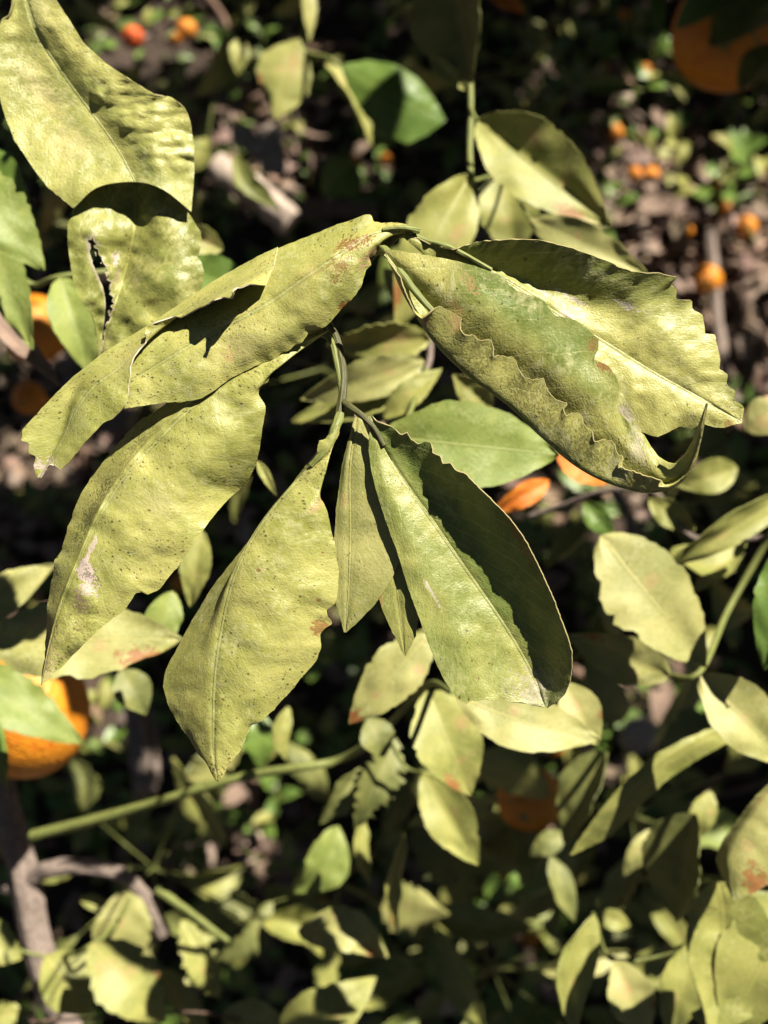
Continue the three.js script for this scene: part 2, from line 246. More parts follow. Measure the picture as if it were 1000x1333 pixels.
// ---------------------------------------------------------------- the ground
const gnd = (x, y, h = 0) => { const p = at(x, y, 1).sub(EYE); return EYE.clone().addScaledVector(p, (h - EYE.y) / p.y); };
const gh = (x, z) => .035 * (fbm(x * 2.2 + 7, z * 2.2, 71, 3) - .5) * 2 + .012 * (noise(x * 14, z * 14, 75) - .5);
{
  const xs = [], steps = 110; for (let i = 0; i <= steps; i++) { const t = i / steps * 2 - 1; xs.push(2.2 * t + 60 * Math.pow(Math.abs(t), 9) * Math.sign(t)); }
  const V = [], U = [], I = []; for (let j = 0; j <= steps; j++) for (let i = 0; i <= steps; i++) { const x = xs[i], z = xs[j] - 1.1; V.push(x, gh(x, z), z); U.push(x, z); if (i < steps && j < steps) { const a = j * (steps + 1) + i; I.push(a, a + steps + 1, a + 1, a + 1, a + steps + 1, a + steps + 2); } }
  const g = new THREE.BufferGeometry(); g.setAttribute('position', new THREE.Float32BufferAttribute(V, 3)); g.setAttribute('uv', new THREE.Float32BufferAttribute(U, 2)); g.setIndex(I); g.computeVertexNormals();
  const n = 512, c = new Uint8Array(n * n * 4), b = new Uint8Array(n * n * 4);
  for (let j = 0; j < n; j++) for (let i = 0; i < n; i++) { const o = (j * n + i) * 4, x = i / n, y = j / n, a = fbm(x * 10, y * 10, 80, 4), f = fbm(x * 60, y * 60, 85, 3), q = clamp(a * .6 + f * .7 - .15), d = [.014, .010, .008], l = [.075, .050, .038]; for (let k = 0; k < 3; k++) c[o + k] = 255 * toS(lerp(d[k], l[k], q)); c[o + 3] = 255; b[o] = b[o + 1] = b[o + 2] = 255 * clamp(f * .7 + a * .3); b[o + 3] = 255; }
  const tc = dataTex(n, n, c, true), tb = dataTex(n, n, b, false); for (const t of [tc, tb]) { t.wrapS = t.wrapT = THREE.MirroredRepeatWrapping; t.repeat.set(1, 1); }
  const m = part('ground', g, new THREE.MeshStandardMaterial({ map: tc, bumpMap: tb, bumpScale: .012, roughness: .98, name: 'dark_soil' }));
  tag(m, 'dark soil under the leaf litter of the citrus grove', 'ground', null, 'structure');
}
// ---------------------------------------------------------------- leaf litter that nobody could count, and the tree that shades it
function flatLeaf(seed, fold, curl, N = 7, H = 2) { // 1 long, about .46 wide, base at the origin along +z, face up
  const V = [], U = [], I = [], C = 2 * H + 1; for (let i = 0; i <= N; i++) { const q = i / N, w = .24 * Math.pow(Math.sin(Math.PI * clamp(Math.pow(q, .87), .004, .996)), .8); for (let j = 0; j < C; j++) { const x = j / H - 1; V.push(x * w, Math.abs(x) * w * fold + curl * Math.sin(Math.PI * q) + .05 * (noise(q * 4, x * 2 + 5, seed) - .5), q - .5); U.push((x + 1) / 2, q); if (i < N && j < C - 1) { const a = i * C + j; I.push(a, a + C, a + 1, a + 1, a + C, a + C + 1); } } }
  const g = new THREE.BufferGeometry(); g.setAttribute('position', new THREE.Float32BufferAttribute(V, 3)); g.setAttribute('uv', new THREE.Float32BufferAttribute(U, 2)); g.setIndex(I); g.computeVertexNormals(); return g;
}
function scatter(name, geo, mat, n, seed, place, label, category, parent) {
  const r = rng(seed), im = new THREE.InstancedMesh(geo, mat, n), o = new THREE.Object3D(), c = new THREE.Color(); let k = 0;
  for (let i = 0; i < n * 6 && k < n; i++) { const t = place(o, r); if (!t) continue; o.updateMatrix(); im.setMatrixAt(k, o.matrix); im.setColorAt(k, c.setRGB(t[0], t[1], t[2])); k++; }
  im.count = k; im.castShadow = im.receiveShadow = true;
  if (parent) { im.name = name; im.userData.kind = 'stuff'; parent.add(im); } else { im.name = numbered(name); tag(im, label, category, null, 'stuff'); scene.add(im); } return im;
}
const brownness = (x, z) => { const p = gnd(905, 380), q = gnd(330, 190), s = gnd(40, 600), u = gnd(350, 1180), f = (a, r) => Math.exp(-((x - a.x) ** 2 + (z - a.z) ** 2) / r / r); return clamp(f(p, .27) * 1.2 + f(q, .12) + f(s, .2) + f(u, .15) * .5); };
const litter = (s0, s1, wantBrown) => (o, r) => {
  const x = (r() * 2 - 1) * 1.35, z = -2.75 + r() * 3.0, b = brownness(x, z); if (wantBrown ? r() > .05 + .95 * b : r() < b * .92) return null;
  o.position.set(x, gh(x, z) + .004 + .05 * r() * r(), z); o.rotation.set((r() - .5) * 1.3, r() * 6.28, (r() - .5) * 1.3); o.scale.setScalar(lerp(s0, s1, r())); const k = .75 + .5 * r(); return [k * (.9 + .2 * r()), k, k * (.85 + .3 * r())];
};
const LG = [flatLeaf(1, .3, .06), flatLeaf(2, .55, .16), flatLeaf(3, .2, -.1)];
scatter('leaf_litter', LG[0], kind('green', 0), 3600, 901, litter(.028, .06, false), 'small green leaves mixed through the litter on the ground', 'leaf litter');
scatter('leaf_litter', LG[1], kind('yellow', 0), 2200, 902, litter(.03, .06, false), 'faded yellow-green leaves mixed through the litter on the ground', 'leaf litter');
scatter('leaf_litter', LG[1], kind('brown', 0), 2400, 903, litter(.03, .065, true), 'dry curled pinkish brown leaves covering the ground', 'leaf litter');
scatter('leaf_litter', LG[2], kind('brown', 1), 1800, 904, litter(.02, .05, true), 'flat dead brown leaves covering the ground', 'leaf litter');
{
  const chip = new THREE.DodecahedronGeometry(.5, 1), p = chip.attributes.position; for (let i = 0; i < p.count; i++) { const k = .75 + .5 * noise(p.getX(i) * 3 + 9, p.getY(i) * 3 + p.getZ(i) * 2, 5); p.setXYZ(i, p.getX(i) * k, p.getY(i) * k * .4, p.getZ(i) * k * 1.9); } chip.computeVertexNormals();
  scatter('wood_chips', chip, M.pale, 450, 905, (o, r) => { const x = (r() * 2 - 1) * 1.3, z = -2.7 + r() * 2.9; if (r() > .02 + brownness(x, z)) return null; o.position.set(x, gh(x, z) + .012 + .03 * r(), z); o.rotation.set((r() - .5), r() * 6.28, (r() - .5)); o.scale.setScalar(.012 + .022 * r() * r()); const k = .55 + .6 * r(); return [k, k * .93, k * .9]; }, 'pale wood chips and crumbled bark among the dead leaves', 'wood chips');
  const tw = new THREE.CylinderGeometry(.035, .05, 1, 6, 5), q = tw.attributes.position; for (let i = 0; i < q.count; i++) { const y = q.getY(i); q.setX(i, q.getX(i) + .1 * Math.sin(y * 4)); q.setZ(i, q.getZ(i) + .05 * Math.sin(y * 7)); } tw.rotateX(Math.PI / 2); tw.computeVertexNormals();
  scatter('fallen_twigs', tw, M.brown, 500, 906, (o, r) => { const x = (r() * 2 - 1) * 1.3, z = -2.7 + r() * 2.9; o.position.set(x, gh(x, z) + .02 + .04 * r(), z); o.rotation.set((r() - .5) * .6, r() * 6.28, 0); o.scale.setScalar(.06 + .14 * r() * r()); const k = .6 + .8 * r(); return [k, k, k]; }, 'thin dry twigs lying criss-cross on the ground', 'twigs');
}
const GAPS = [[905, 400, .26], [850, 290, .14], [835, 225, .11], [330, 200, .12], [176, 50, .11], [243, 42, .10], [805, 170, .06], [840, 95, .08], [730, 90, .05], [40, 600, .07], [20, 430, .06], [290, 1110, .09], [550, 1290, .06], [660, 1150, .08], [700, 1225, .05], [820, 960, .10], [720, 970, .06], [480, 215, .05], [970, 290, .07], [130, 950, .08], [600, 1120, .07], [800, 660, .08], [400, 830, .06], [690, 660, .07]].map(([x, y, r]) => [gnd(x, y), r]);
// lit leaves in view (sun reaches them past the crown) and places that lie in its shade
for (const [x, y, d, r] of [[365, 105, .95, .11], [515, 135, .88, .10], [300, 60, 1.25, .12], [600, 300, .6, .06], [720, 230, .6, .07], [40, 420, 1.05, .04], [35, 520, 1.1, .03], [600, 85, .63, .03], [665, 275, .66, .05], [850, 15, .95, .03], [430, 130, .92, .04], [20, 100, .4, .05], [330, 252, 1.45, .14], [300, 230, 1.45, .10], [360, 276, 1.45, .10], [205, 1120, 1.6, .1], [300, 1150, 1.6, .1], [240, 1060, 1.6, .07], [590, 1180, 1.7, .07], [345, 200, 2.0, .1]]) GAPS.push([at(x, y, d), r]);
const SHADE = [[945, 50, .98, .07], [945, 30, .98, .07], [930, 60, .98, .07], [970, 60, .98, .07], [945, 80, .98, .07], [930, 130, 1.6, .16], [540, 70, 1.6, .13], [490, 60, 1.9, .12], [560, 330, 1.5, .15], [650, 190, 1.8, .1], [270, 330, 1.5, .12], [420, 400, 1.5, .12], [590, 1130, 1.5, .15], [560, 1230, 1.5, .12], [420, 1290, 1.4, .12], [700, 1010, 1.5, .14], [100, 1000, 1.5, .1], [400, 900, 1.5, .12], [760, 1050, 1.5, .14], [690, 1280, 1.5, .1], [800, 1200, 1.4, .12], [700, 800, 1.5, .14], [60, 560, 1.7, .1], [30, 700, 1.6, .14], [340, 860, 1.5, .1], [470, 1100, 1.5, .1], [690, 1036, .9, .08], [690, 1000, .9, .08]].map(([x, y, d, r]) => [at(x, y, d), r]);
const crownTree = thing('citrus_tree', new THREE.Vector3(1.35, 0, -3.6), 'citrus tree just above the frame whose crown shades the ground', 'tree');
{
  const tr = tube([[1.35, -.05, -3.6], [1.32, .5, -3.55], [1.22, 1.05, -3.35], [1.1, 1.5, -3.0]].map((p) => new THREE.Vector3(...p)), (t) => .085 - .03 * t, 30, 14, 5, .1); const t0 = wpart('trunk', tr, M.grey, crownTree);
  for (const L of [[[1.22, 1.05, -3.35], [1.0, 1.32, -2.7], [.85, 1.48, -2.0], [.8, 1.56, -1.3]], [[1.1, 1.5, -3.0], [.7, 1.62, -3.0], [.2, 1.62, -3.0], [-.3, 1.6, -2.95]], [[1.1, 1.5, -3.0], [1.3, 1.55, -2.2], [1.35, 1.52, -1.5], [1.2, 1.5, -1.0]]]) wpart('limb', tube(L.map((p) => new THREE.Vector3(...p)), (t) => .035 - .025 * t, 30, 9, 6, .12), M.grey, crownTree);
  const S = new THREE.Vector3().copy(SUN), clump = (x, z) => fbm(x * 3.2 + 3, z * 3.2, 440, 3);
  scatter('crown', LG[0], kind('green', 1), 17000, 907, (o, r) => {
    let deep = false; const pick = r(); let h = 1.28 + .5 * r(), x = -.55 + 2.45 * r(), z = -3.7 + 3.3 * r();
    if (pick < .3) { const si = Math.floor(r() * SHADE.length), [g, rad] = SHADE[si]; deep = si < 5; const a = r() * 6.28, q = rad * Math.sqrt(r()); h = Math.max(h, g.y + .12); const k = (h - g.y) / S.y; x = g.x + S.x * k + q * Math.cos(a); z = g.z + S.z * k + q * Math.sin(a); }
    else if (clump(x, z) < .22 + .12 * r()) return null;
    if (z > -(1.9 - h) / Math.tan(42 * Math.PI / 180) - .07 || (h > 1.6 && z > -.75)) return null;
    if (!deep) for (const [g, rad] of GAPS) { const k = (h - g.y) / S.y, dx = g.x + S.x * k - x, dz = g.z + S.z * k - z; if (k > 0 && dx * dx + dz * dz < rad * rad && r() < .985) return null; }
    o.position.set(x - 1.35, h, z + 3.6); o.rotation.set((r() - .5) * 1.5, r() * 6.28, (r() - .5) * 1.5); o.scale.setScalar(.065 + .05 * r()); const k = .8 + .4 * r(); return [k, k, k];
  }, '', '', crownTree);
}

// ---------------------------------------------------------------- the sprig in focus
const sprig = thing('citrus_sprig', at(498, 322, .366), 'sharply lit sprig of large chewed yellow-green leaves, nearest in the middle of the frame', 'leafy sprig');
function hero(root, name, net, look, rim = rimMat, label) {
  const s = sheet(net), f = wpart(name, s.face, leafMat({ ...look, L: s.L, W: s.W }), root); if (label) f.userData.label = label;
  s.rim.translate(-root.position.x, -root.position.y, -root.position.z); const r = part('leaf_margin', s.rim, rim, f); return f;
}
const BR = [.22, .085, .025], TAN = [.42, .28, .13], LIL = [.50, .40, .38], SOOT = [.045, .036, .016], RUST = [.19, .095, .032], GREYW = [.50, .45, .37];
// lower left leaf, under the rolled one
hero(sprig, 'leaf', { d: .3628, seed: 11, mid: 2, lump: .9, cols: [
  { p: [[418, 425, -6], [330, 455, -5], [262, 495, -5], [214, 527, -6], [179, 551, -8], [141, 593, -10], [122, 617, -11], [108, 640, -11], [97, 667, -11], [87, 694, -10], [80, 716, -10], [72, 730, -9], [70, 745, -9], [67, 760, -9], [66, 772, -9], [63, 790, -8], [61, 812, -7], [60, 835, -6], [60, 854, -4], [56, 872, -2], [54, 892, 0]], jag: 1.3, freq: 34 },
  { p: [[420, 428, -5], [340, 466, -2], [262, 512, -1.5], [192, 572, -2], [140, 640, -2], [105, 715, -2], [78, 780, -2], [66, 830, -1], [54, 892, 0]] },
  { p: [[422, 430, -5], [343, 466, -1], [301, 492, 0], [254, 527, 0], [207, 572, 0], [164, 619, 0], [131, 671, 0], [99, 741, 0], [78, 795, 0], [65, 840, 0], [54, 892, 0]] },
  { p: [[424, 432, -5], [372, 470, 1.5], [325, 510, 2], [285, 560, 3], [245, 620, 3], [200, 680, 3], [150, 735, 2.5], [112, 785, 2], [80, 835, 1], [54, 892, 0]] },
  { p: [[428, 430, -5], [405, 440, -1], [383, 452, 0], [352, 470, 1], [346, 480, 1], [352, 488, 1], [349, 498, 1], [338, 502, 1], [336, 513, 1], [346, 528, 1], [344, 545, 1], [341, 565, 1], [338, 585, 0], [333, 606, -2], [324, 624, -5], [314, 636, -7], [305, 643, -7], [294, 653, -5], [282, 666, -3], [266, 688, 0], [249, 713, 1], [234, 734, 1], [221, 751, 1], [207, 767, 1], [193, 774, 1], [184, 770, 1], [175, 772, 1], [171, 782, 1], [164, 793, 1], [146, 806, 1], [127, 821, 1], [110, 838, 1], [94, 854, 0], [80, 869, 0], [54, 892, 0]], jag: .7 }] },
{ seed: 1011, pal: 'hero', specks: 1.1, bare: .28, res: [448, 896], blot: [[.60, .735, 3.2, LIL, .85, 1.1], [.66, .745, 2.4, SOOT, .55, 1, .9], [.69, .765, 2.4, LIL, .8, 1.2, .6], [.56, .69, 1.0, LIL, .7, 5], [.70, .80, 2.6, [.30, .20, .15], .55, .8, .9], [.62, .84, 6, SOOT, .28, 1.2, 1.3], [.22, .62, 3.4, SOOT, .6, 2.6, 1.1], [.2, .45, 3, SOOT, .5, 2, 1.3], [.72, .52, 4, [.50, .46, .25], .3, 1.3, .7], [.35, .9, 4, SOOT, .22, 2, 1.3], [.55, .95, 4, [.42, .30, .20], .35, 1.6, .8]],
  hole: (u, v, x, y) => { const a = (x - 3.6) * .5 + (y - 56) * -.86; return 99; } });
// long rolled leaf with a torn flap
hero(sprig, 'leaf', { d: .360, seed: 12, mid: 2, lump: .6, cols: [
  { p: [[535, 294, -1], [522, 291, -2], [508, 290, -3], [497, 291, -3], [486, 289, -3], [483, 280, -3], [476, 280, -4], [468, 283, -5], [442, 292, -7], [392, 312, -9], [336, 334, -10], [280, 365, -10.5], [235, 396, -9.8], [185, 429, -9.4], [150, 450, -9.4], [120, 476, -9.4]], jag: .7 },
  { p: [[535, 297, -1], [505, 297, 0], [470, 303, 0], [430, 322, 0], [380, 345, -1], [325, 375, -3], [270, 408, -3.4], [220, 440, -3.2], [175, 468, -3], [130, 500, -7]] },
  { p: [[536, 299, -1], [510, 300, .5], [480, 308, 2], [445, 330, 3.5], [400, 360, 3.5], [350, 395, 2], [290, 428, 0], [240, 455, -.2], [190, 485, -1], [140, 515, -3]] },
  { p: [[536, 301, -1], [512, 305, 0], [480, 325, 3], [450, 360, 3.2], [410, 398, 3], [370, 430, 2.2], [310, 462, 1], [255, 488, .5], [200, 508, 0], [150, 525, -2]] },
  { p: [[536, 303, -1], [521, 304, -1], [505, 305, -1], [497, 312, -1], [493, 322, -1], [488, 330, -1], [480, 335, 0], [483, 345, 0], [476, 352, 0], [473, 362, 0], [470, 373, 0], [460, 387, 0], [448, 398, 0], [436, 412, -.5], [423, 425, -1], [412, 428, -1], [401, 429, -1], [399, 438, -1], [393, 446, -1], [384, 448, -1], [378, 456, -1], [366, 459, -1.2], [358, 468, -1.4], [340, 472, -1.4], [325, 480, -1.4], [300, 492, -1.4], [280, 508, -1.4], [263, 519, -1.2], [240, 523, -1], [213, 524, -.5], [190, 528, 0], [168, 531, -.5], [155, 534, -2]], jag: .8 }] },
{ seed: 1012, pal: 'hero', specks: 1.25, bare: .34, res: [448, 896], blot: [[.45, .17, 2.0, RUST, .95, 1.6, 1.0], [.36, .20, 2.2, RUST, .9, 1.3, 1.1], [.55, .14, 1.8, RUST, .9, 1.3, 1.1], [.62, .24, 2.6, RUST, .7, 1.2, 1.2], [.95, .13, 3.4, [.45, .27, .16], .7, 1.8, .5], [.985, .30, 2.0, BR, .8, 1.3, .3], [.5, .33, 3, RUST, .25, 1.5, 1.5], [.7, .6, 5, [.48, .42, .22], .3, 1.5, .9], [.72, .64, 1.6, [.45, .22, .12], .4, 1, 1.1]] });
const flap = hero(sprig, 'leaf', { d: .360, seed: 13, mid: 2, lump: .5, N: 130, cols: [
  { p: [[362, 322, -9], [336, 334, -9.6], [280, 365, -9.4], [235, 396, -8.4], [185, 429, -7.8], [134, 460, -7.4], [95, 491, -7.2], [70, 515, -7.2], [56, 530, -7.2], [42, 545, -7.2], [28, 561, -7], [30, 568, -7], [27, 574, -6], [38, 577, -6], [37, 590, -6], [47, 594, -6], [44, 606, -6], [48, 621, -6]], jag: .6 },
  { p: [[359, 335, -6], [330, 349, -6], [285, 373, -6], [240, 400, -6], [190, 434, -6], [142, 468, -6], [110, 490, -6.5], [95, 512, -7], [84, 540, -7], [72, 575, -6.6], [60, 604, -6], [50, 622, -5.5]] },
  { p: [[356, 348, -1], [325, 362, 1], [290, 380, 1.5], [245, 403, -3], [200, 436, -2.6], [155, 480, -1], [122, 505, -2], [100, 535, -3], [86, 570, -4], [68, 598, -5], [51, 622, -5.5]] },
  { p: [[346, 372, 4], [334, 371, 7], [325, 370, 8], [316, 374, 11], [308, 375, 13.5], [303, 379, 14], [304, 388, 13], [292, 387, 7.5], [280, 390, 9.5], [268, 398, 7.5], [258, 402, 2.4], [247, 408, .6], [236, 414, -.2], [226, 412, -.8], [214, 416, -1.2], [200, 421, -1.8], [190, 426, -2], [189, 436, -1.2], [190, 446, -.8], [181, 456, -.6], [174, 466, -.2], [170, 478, .3], [170, 490, .6], [167, 502, .6], [168, 514, .6], [165, 526, 1.5], [157, 536, 1], [146, 546, 0], [134, 551, 0], [122, 565, 0], [112, 575, -1], [102, 588, -2], [90, 602, -3], [80, 611, -4], [73, 608, -4], [66, 604, -4], [60, 612, -5], [53, 622, -5]], jag: .9, jz: .5, freq: 31 }] },
{ seed: 1013, pal: 'hero', specks: 1, bare: .15, blot: [[.9, .97, 5, LIL, .6, .8, .8], [.2, .97, 3, LIL, .7, .8, .8], [.6, .5, 5, [.30, .26, .12], .35, 2, .9]] }, rimPale, 'pale-rimmed torn flap of the rolled leaf');
// lower middle leaf
hero(sprig, 'leaf', { d: .3592, seed: 14, mid: 2, lump: .6, cols: [
  { p: [[434, 566, 0], [427, 572, 0], [415, 587, -2], [391, 616, -6], [357, 662, -9], [316, 715, -12], [275, 767, -14], [241, 825, -14], [217, 871, -13], [213, 894, -12], [218, 915, -10], [226, 929, -9], [236, 947, -7], [249, 964, -5], [258, 981, -4], [270, 993, -2], [276, 1007, -1], [283, 1018, 0]], jag: .7 },
  { p: [[435, 567, 0], [420, 588, -.5], [385, 632, -3], [343, 690, -5], [302, 755, -6], [266, 822, -6], [247, 880, -5.5], [249, 930, -4], [263, 975, -2], [283, 1018, 0]] },
  { p: [[436, 568, 0], [425, 588, 0], [400, 612, 0], [351, 668, 0], [325, 709, 0], [304, 755, 0], [290, 813, 0], [281, 871, 0], [278, 941, 0], [279, 985, 0], [284, 1018, 0]] },
  { p: [[437, 568, 0], [430, 588, 1], [412, 640, 2.5], [385, 700, 3.5], [368, 765, 3.5], [350, 830, 3], [330, 890, 2], [308, 945, 1], [293, 985, 0], [285, 1018, 0]] },
  { p: [[439, 569, 0], [431, 585, 1], [427, 598, 1], [424, 614, 1], [416, 634, 1], [413, 645, 1], [421, 655, 1], [427, 668, 1], [431, 690, 0], [437, 712, 0], [441, 744, -.6], [440, 768, -.6], [437, 786, -.6], [425, 793, -1], [427, 803, -1], [433, 811, -2], [423, 818, -1], [417, 826, -1], [419, 842, -1], [411, 861, -2], [397, 877, -2], [379, 899, -2], [357, 923, -2], [342, 938, -1], [328, 943, -1], [320, 957, -1], [314, 976, -1], [299, 993, 0], [292, 1008, 0], [285, 1018, 0]], jag: .9 }] },
{ seed: 1014, pal: 'hero', specks: .8, bare: .38, res: [448, 896], blot: [[.97, .52, 2, BR, .7, 1.4, .4], [.62, .42, .8, RUST, .8], [.93, .44, .7, RUST, .7], [.9, .18, 2, [.36, .22, .11], .5, 2, .8], [.53, .78, 1.6, SOOT, .35, 1.4, 1.4], [.3, .86, 4, [.25, .2, .08], .25, 1.5, 1.2]] });
// folded green leaf
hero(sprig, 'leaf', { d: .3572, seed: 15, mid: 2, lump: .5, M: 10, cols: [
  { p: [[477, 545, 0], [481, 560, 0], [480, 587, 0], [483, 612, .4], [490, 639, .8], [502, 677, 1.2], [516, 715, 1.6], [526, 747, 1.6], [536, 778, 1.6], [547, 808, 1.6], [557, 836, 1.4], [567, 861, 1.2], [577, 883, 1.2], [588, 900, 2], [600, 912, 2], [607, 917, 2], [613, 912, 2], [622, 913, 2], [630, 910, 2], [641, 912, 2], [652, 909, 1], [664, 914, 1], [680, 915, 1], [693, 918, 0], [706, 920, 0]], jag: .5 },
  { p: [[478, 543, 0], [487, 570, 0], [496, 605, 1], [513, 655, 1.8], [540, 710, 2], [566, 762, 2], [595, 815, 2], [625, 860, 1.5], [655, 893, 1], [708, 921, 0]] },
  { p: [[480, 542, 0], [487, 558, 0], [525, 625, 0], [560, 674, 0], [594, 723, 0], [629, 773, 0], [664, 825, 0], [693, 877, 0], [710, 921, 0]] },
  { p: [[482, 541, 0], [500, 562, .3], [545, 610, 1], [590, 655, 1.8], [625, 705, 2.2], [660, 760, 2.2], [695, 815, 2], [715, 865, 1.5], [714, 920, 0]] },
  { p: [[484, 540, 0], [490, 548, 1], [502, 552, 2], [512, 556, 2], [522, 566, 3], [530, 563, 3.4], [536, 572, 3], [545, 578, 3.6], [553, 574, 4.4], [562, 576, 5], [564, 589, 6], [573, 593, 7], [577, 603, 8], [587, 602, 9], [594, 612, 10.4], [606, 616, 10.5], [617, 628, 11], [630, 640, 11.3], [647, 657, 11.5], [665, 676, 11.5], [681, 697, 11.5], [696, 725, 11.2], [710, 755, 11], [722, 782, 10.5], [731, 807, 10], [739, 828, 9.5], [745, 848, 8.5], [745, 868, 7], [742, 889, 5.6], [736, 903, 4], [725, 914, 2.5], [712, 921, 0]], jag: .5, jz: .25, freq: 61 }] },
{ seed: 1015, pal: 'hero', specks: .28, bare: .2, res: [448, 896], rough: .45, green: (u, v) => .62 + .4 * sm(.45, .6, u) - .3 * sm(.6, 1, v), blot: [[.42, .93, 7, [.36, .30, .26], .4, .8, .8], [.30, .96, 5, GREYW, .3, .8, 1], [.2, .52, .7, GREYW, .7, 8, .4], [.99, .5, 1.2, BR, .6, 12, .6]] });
// right pair: the one behind first
hero(sprig, 'leaf', { d: .362, seed: 16, mid: 2, lump: .8, cols: [
  { p: [[528, 303, 0], [545, 310, 0], [560, 318, 0], [589, 325, 3], [604, 320, .8], [620, 315, 2], [652, 312, 4.6], [678, 311, 6], [704, 312, 6.6], [724, 317, 6.8], [745, 322, 6.8], [766, 330, 6.2], [787, 338, 5.2], [805, 347, 4.6], [823, 353, 4.2], [840, 355, 5], [860, 356, 4.5], [881, 361, 4], [874, 368, 2], [882, 378, 1], [880, 389, 1], [892, 391, 1], [901, 391, 0], [902, 403, 0], [914, 409, 0], [917, 422, 0], [918, 434, 0], [930, 436, 0], [934, 452, 0], [938, 468, 0], [937, 480, 0], [948, 488, 0], [945, 500, 0], [957, 509, 0], [957, 522, 0], [969, 530, 0], [966, 548, 0]], jag: 1, jz: 1.5, jzTo: .5, freq: 27 },
  { p: [[528, 304, 0], [556, 317, 0], [590, 330, -1], [635, 345, -1.5], [690, 362, -2], [750, 385, -1.5], [810, 408, 0], [860, 440, 1], [905, 480, 1], [940, 517, 0], [966, 549, 0]] },
  { p: [[527, 305, 0], [542, 309, 0], [584, 324, 0], [650, 360, 0], [710, 398, 0], [761, 432, 0], [776, 439, 0], [844, 481, 0], [896, 510, 0], [935, 532, 0], [966, 549, 0]] },
  { p: [[526, 307, 0], [548, 318, 0], [590, 345, -1], [650, 385, -1], [710, 435, -.5], [770, 480, 0], [835, 515, .5], [890, 533, .5], [966, 550, 0]] },
  { p: [[525, 309, 0], [550, 330, -1], [590, 375, -3], [650, 430, -4], [710, 490, -4], [770, 540, -3], [815, 556, -2], [839, 564, -1], [856, 569, -1], [870, 563, -1], [884, 555, -1], [900, 558, -1], [917, 552, 0], [930, 557, 0], [943, 557, 0], [955, 553, 0], [966, 551, 0]], jag: .9 }] },
{ seed: 1016, pal: 'hero', specks: .35, bare: .42, res: [448, 896], green: (u, v) => .35 - .4 * sm(.35, .8, v) + .25 * sm(.3, .05, u), blot: [[.28, .45, .9, GREYW, .8, 6, .5], [.36, .40, .8, [.36, .28, .27], .75, 6, .6], [.2, .58, .9, GREYW, .8, 5, .5], [.44, .47, 1.4, [.40, .32, .33], .7, 1.5, .6], [.66, .55, 5, [.52, .42, .22], .5, 1.4, .4], [.8, .62, 4, [.5, .38, .2], .5, 1.2, .6], [.97, .97, 2, BR, .5], [.93, .7, 2.4, GREYW, .7, 1.5, .5]] });
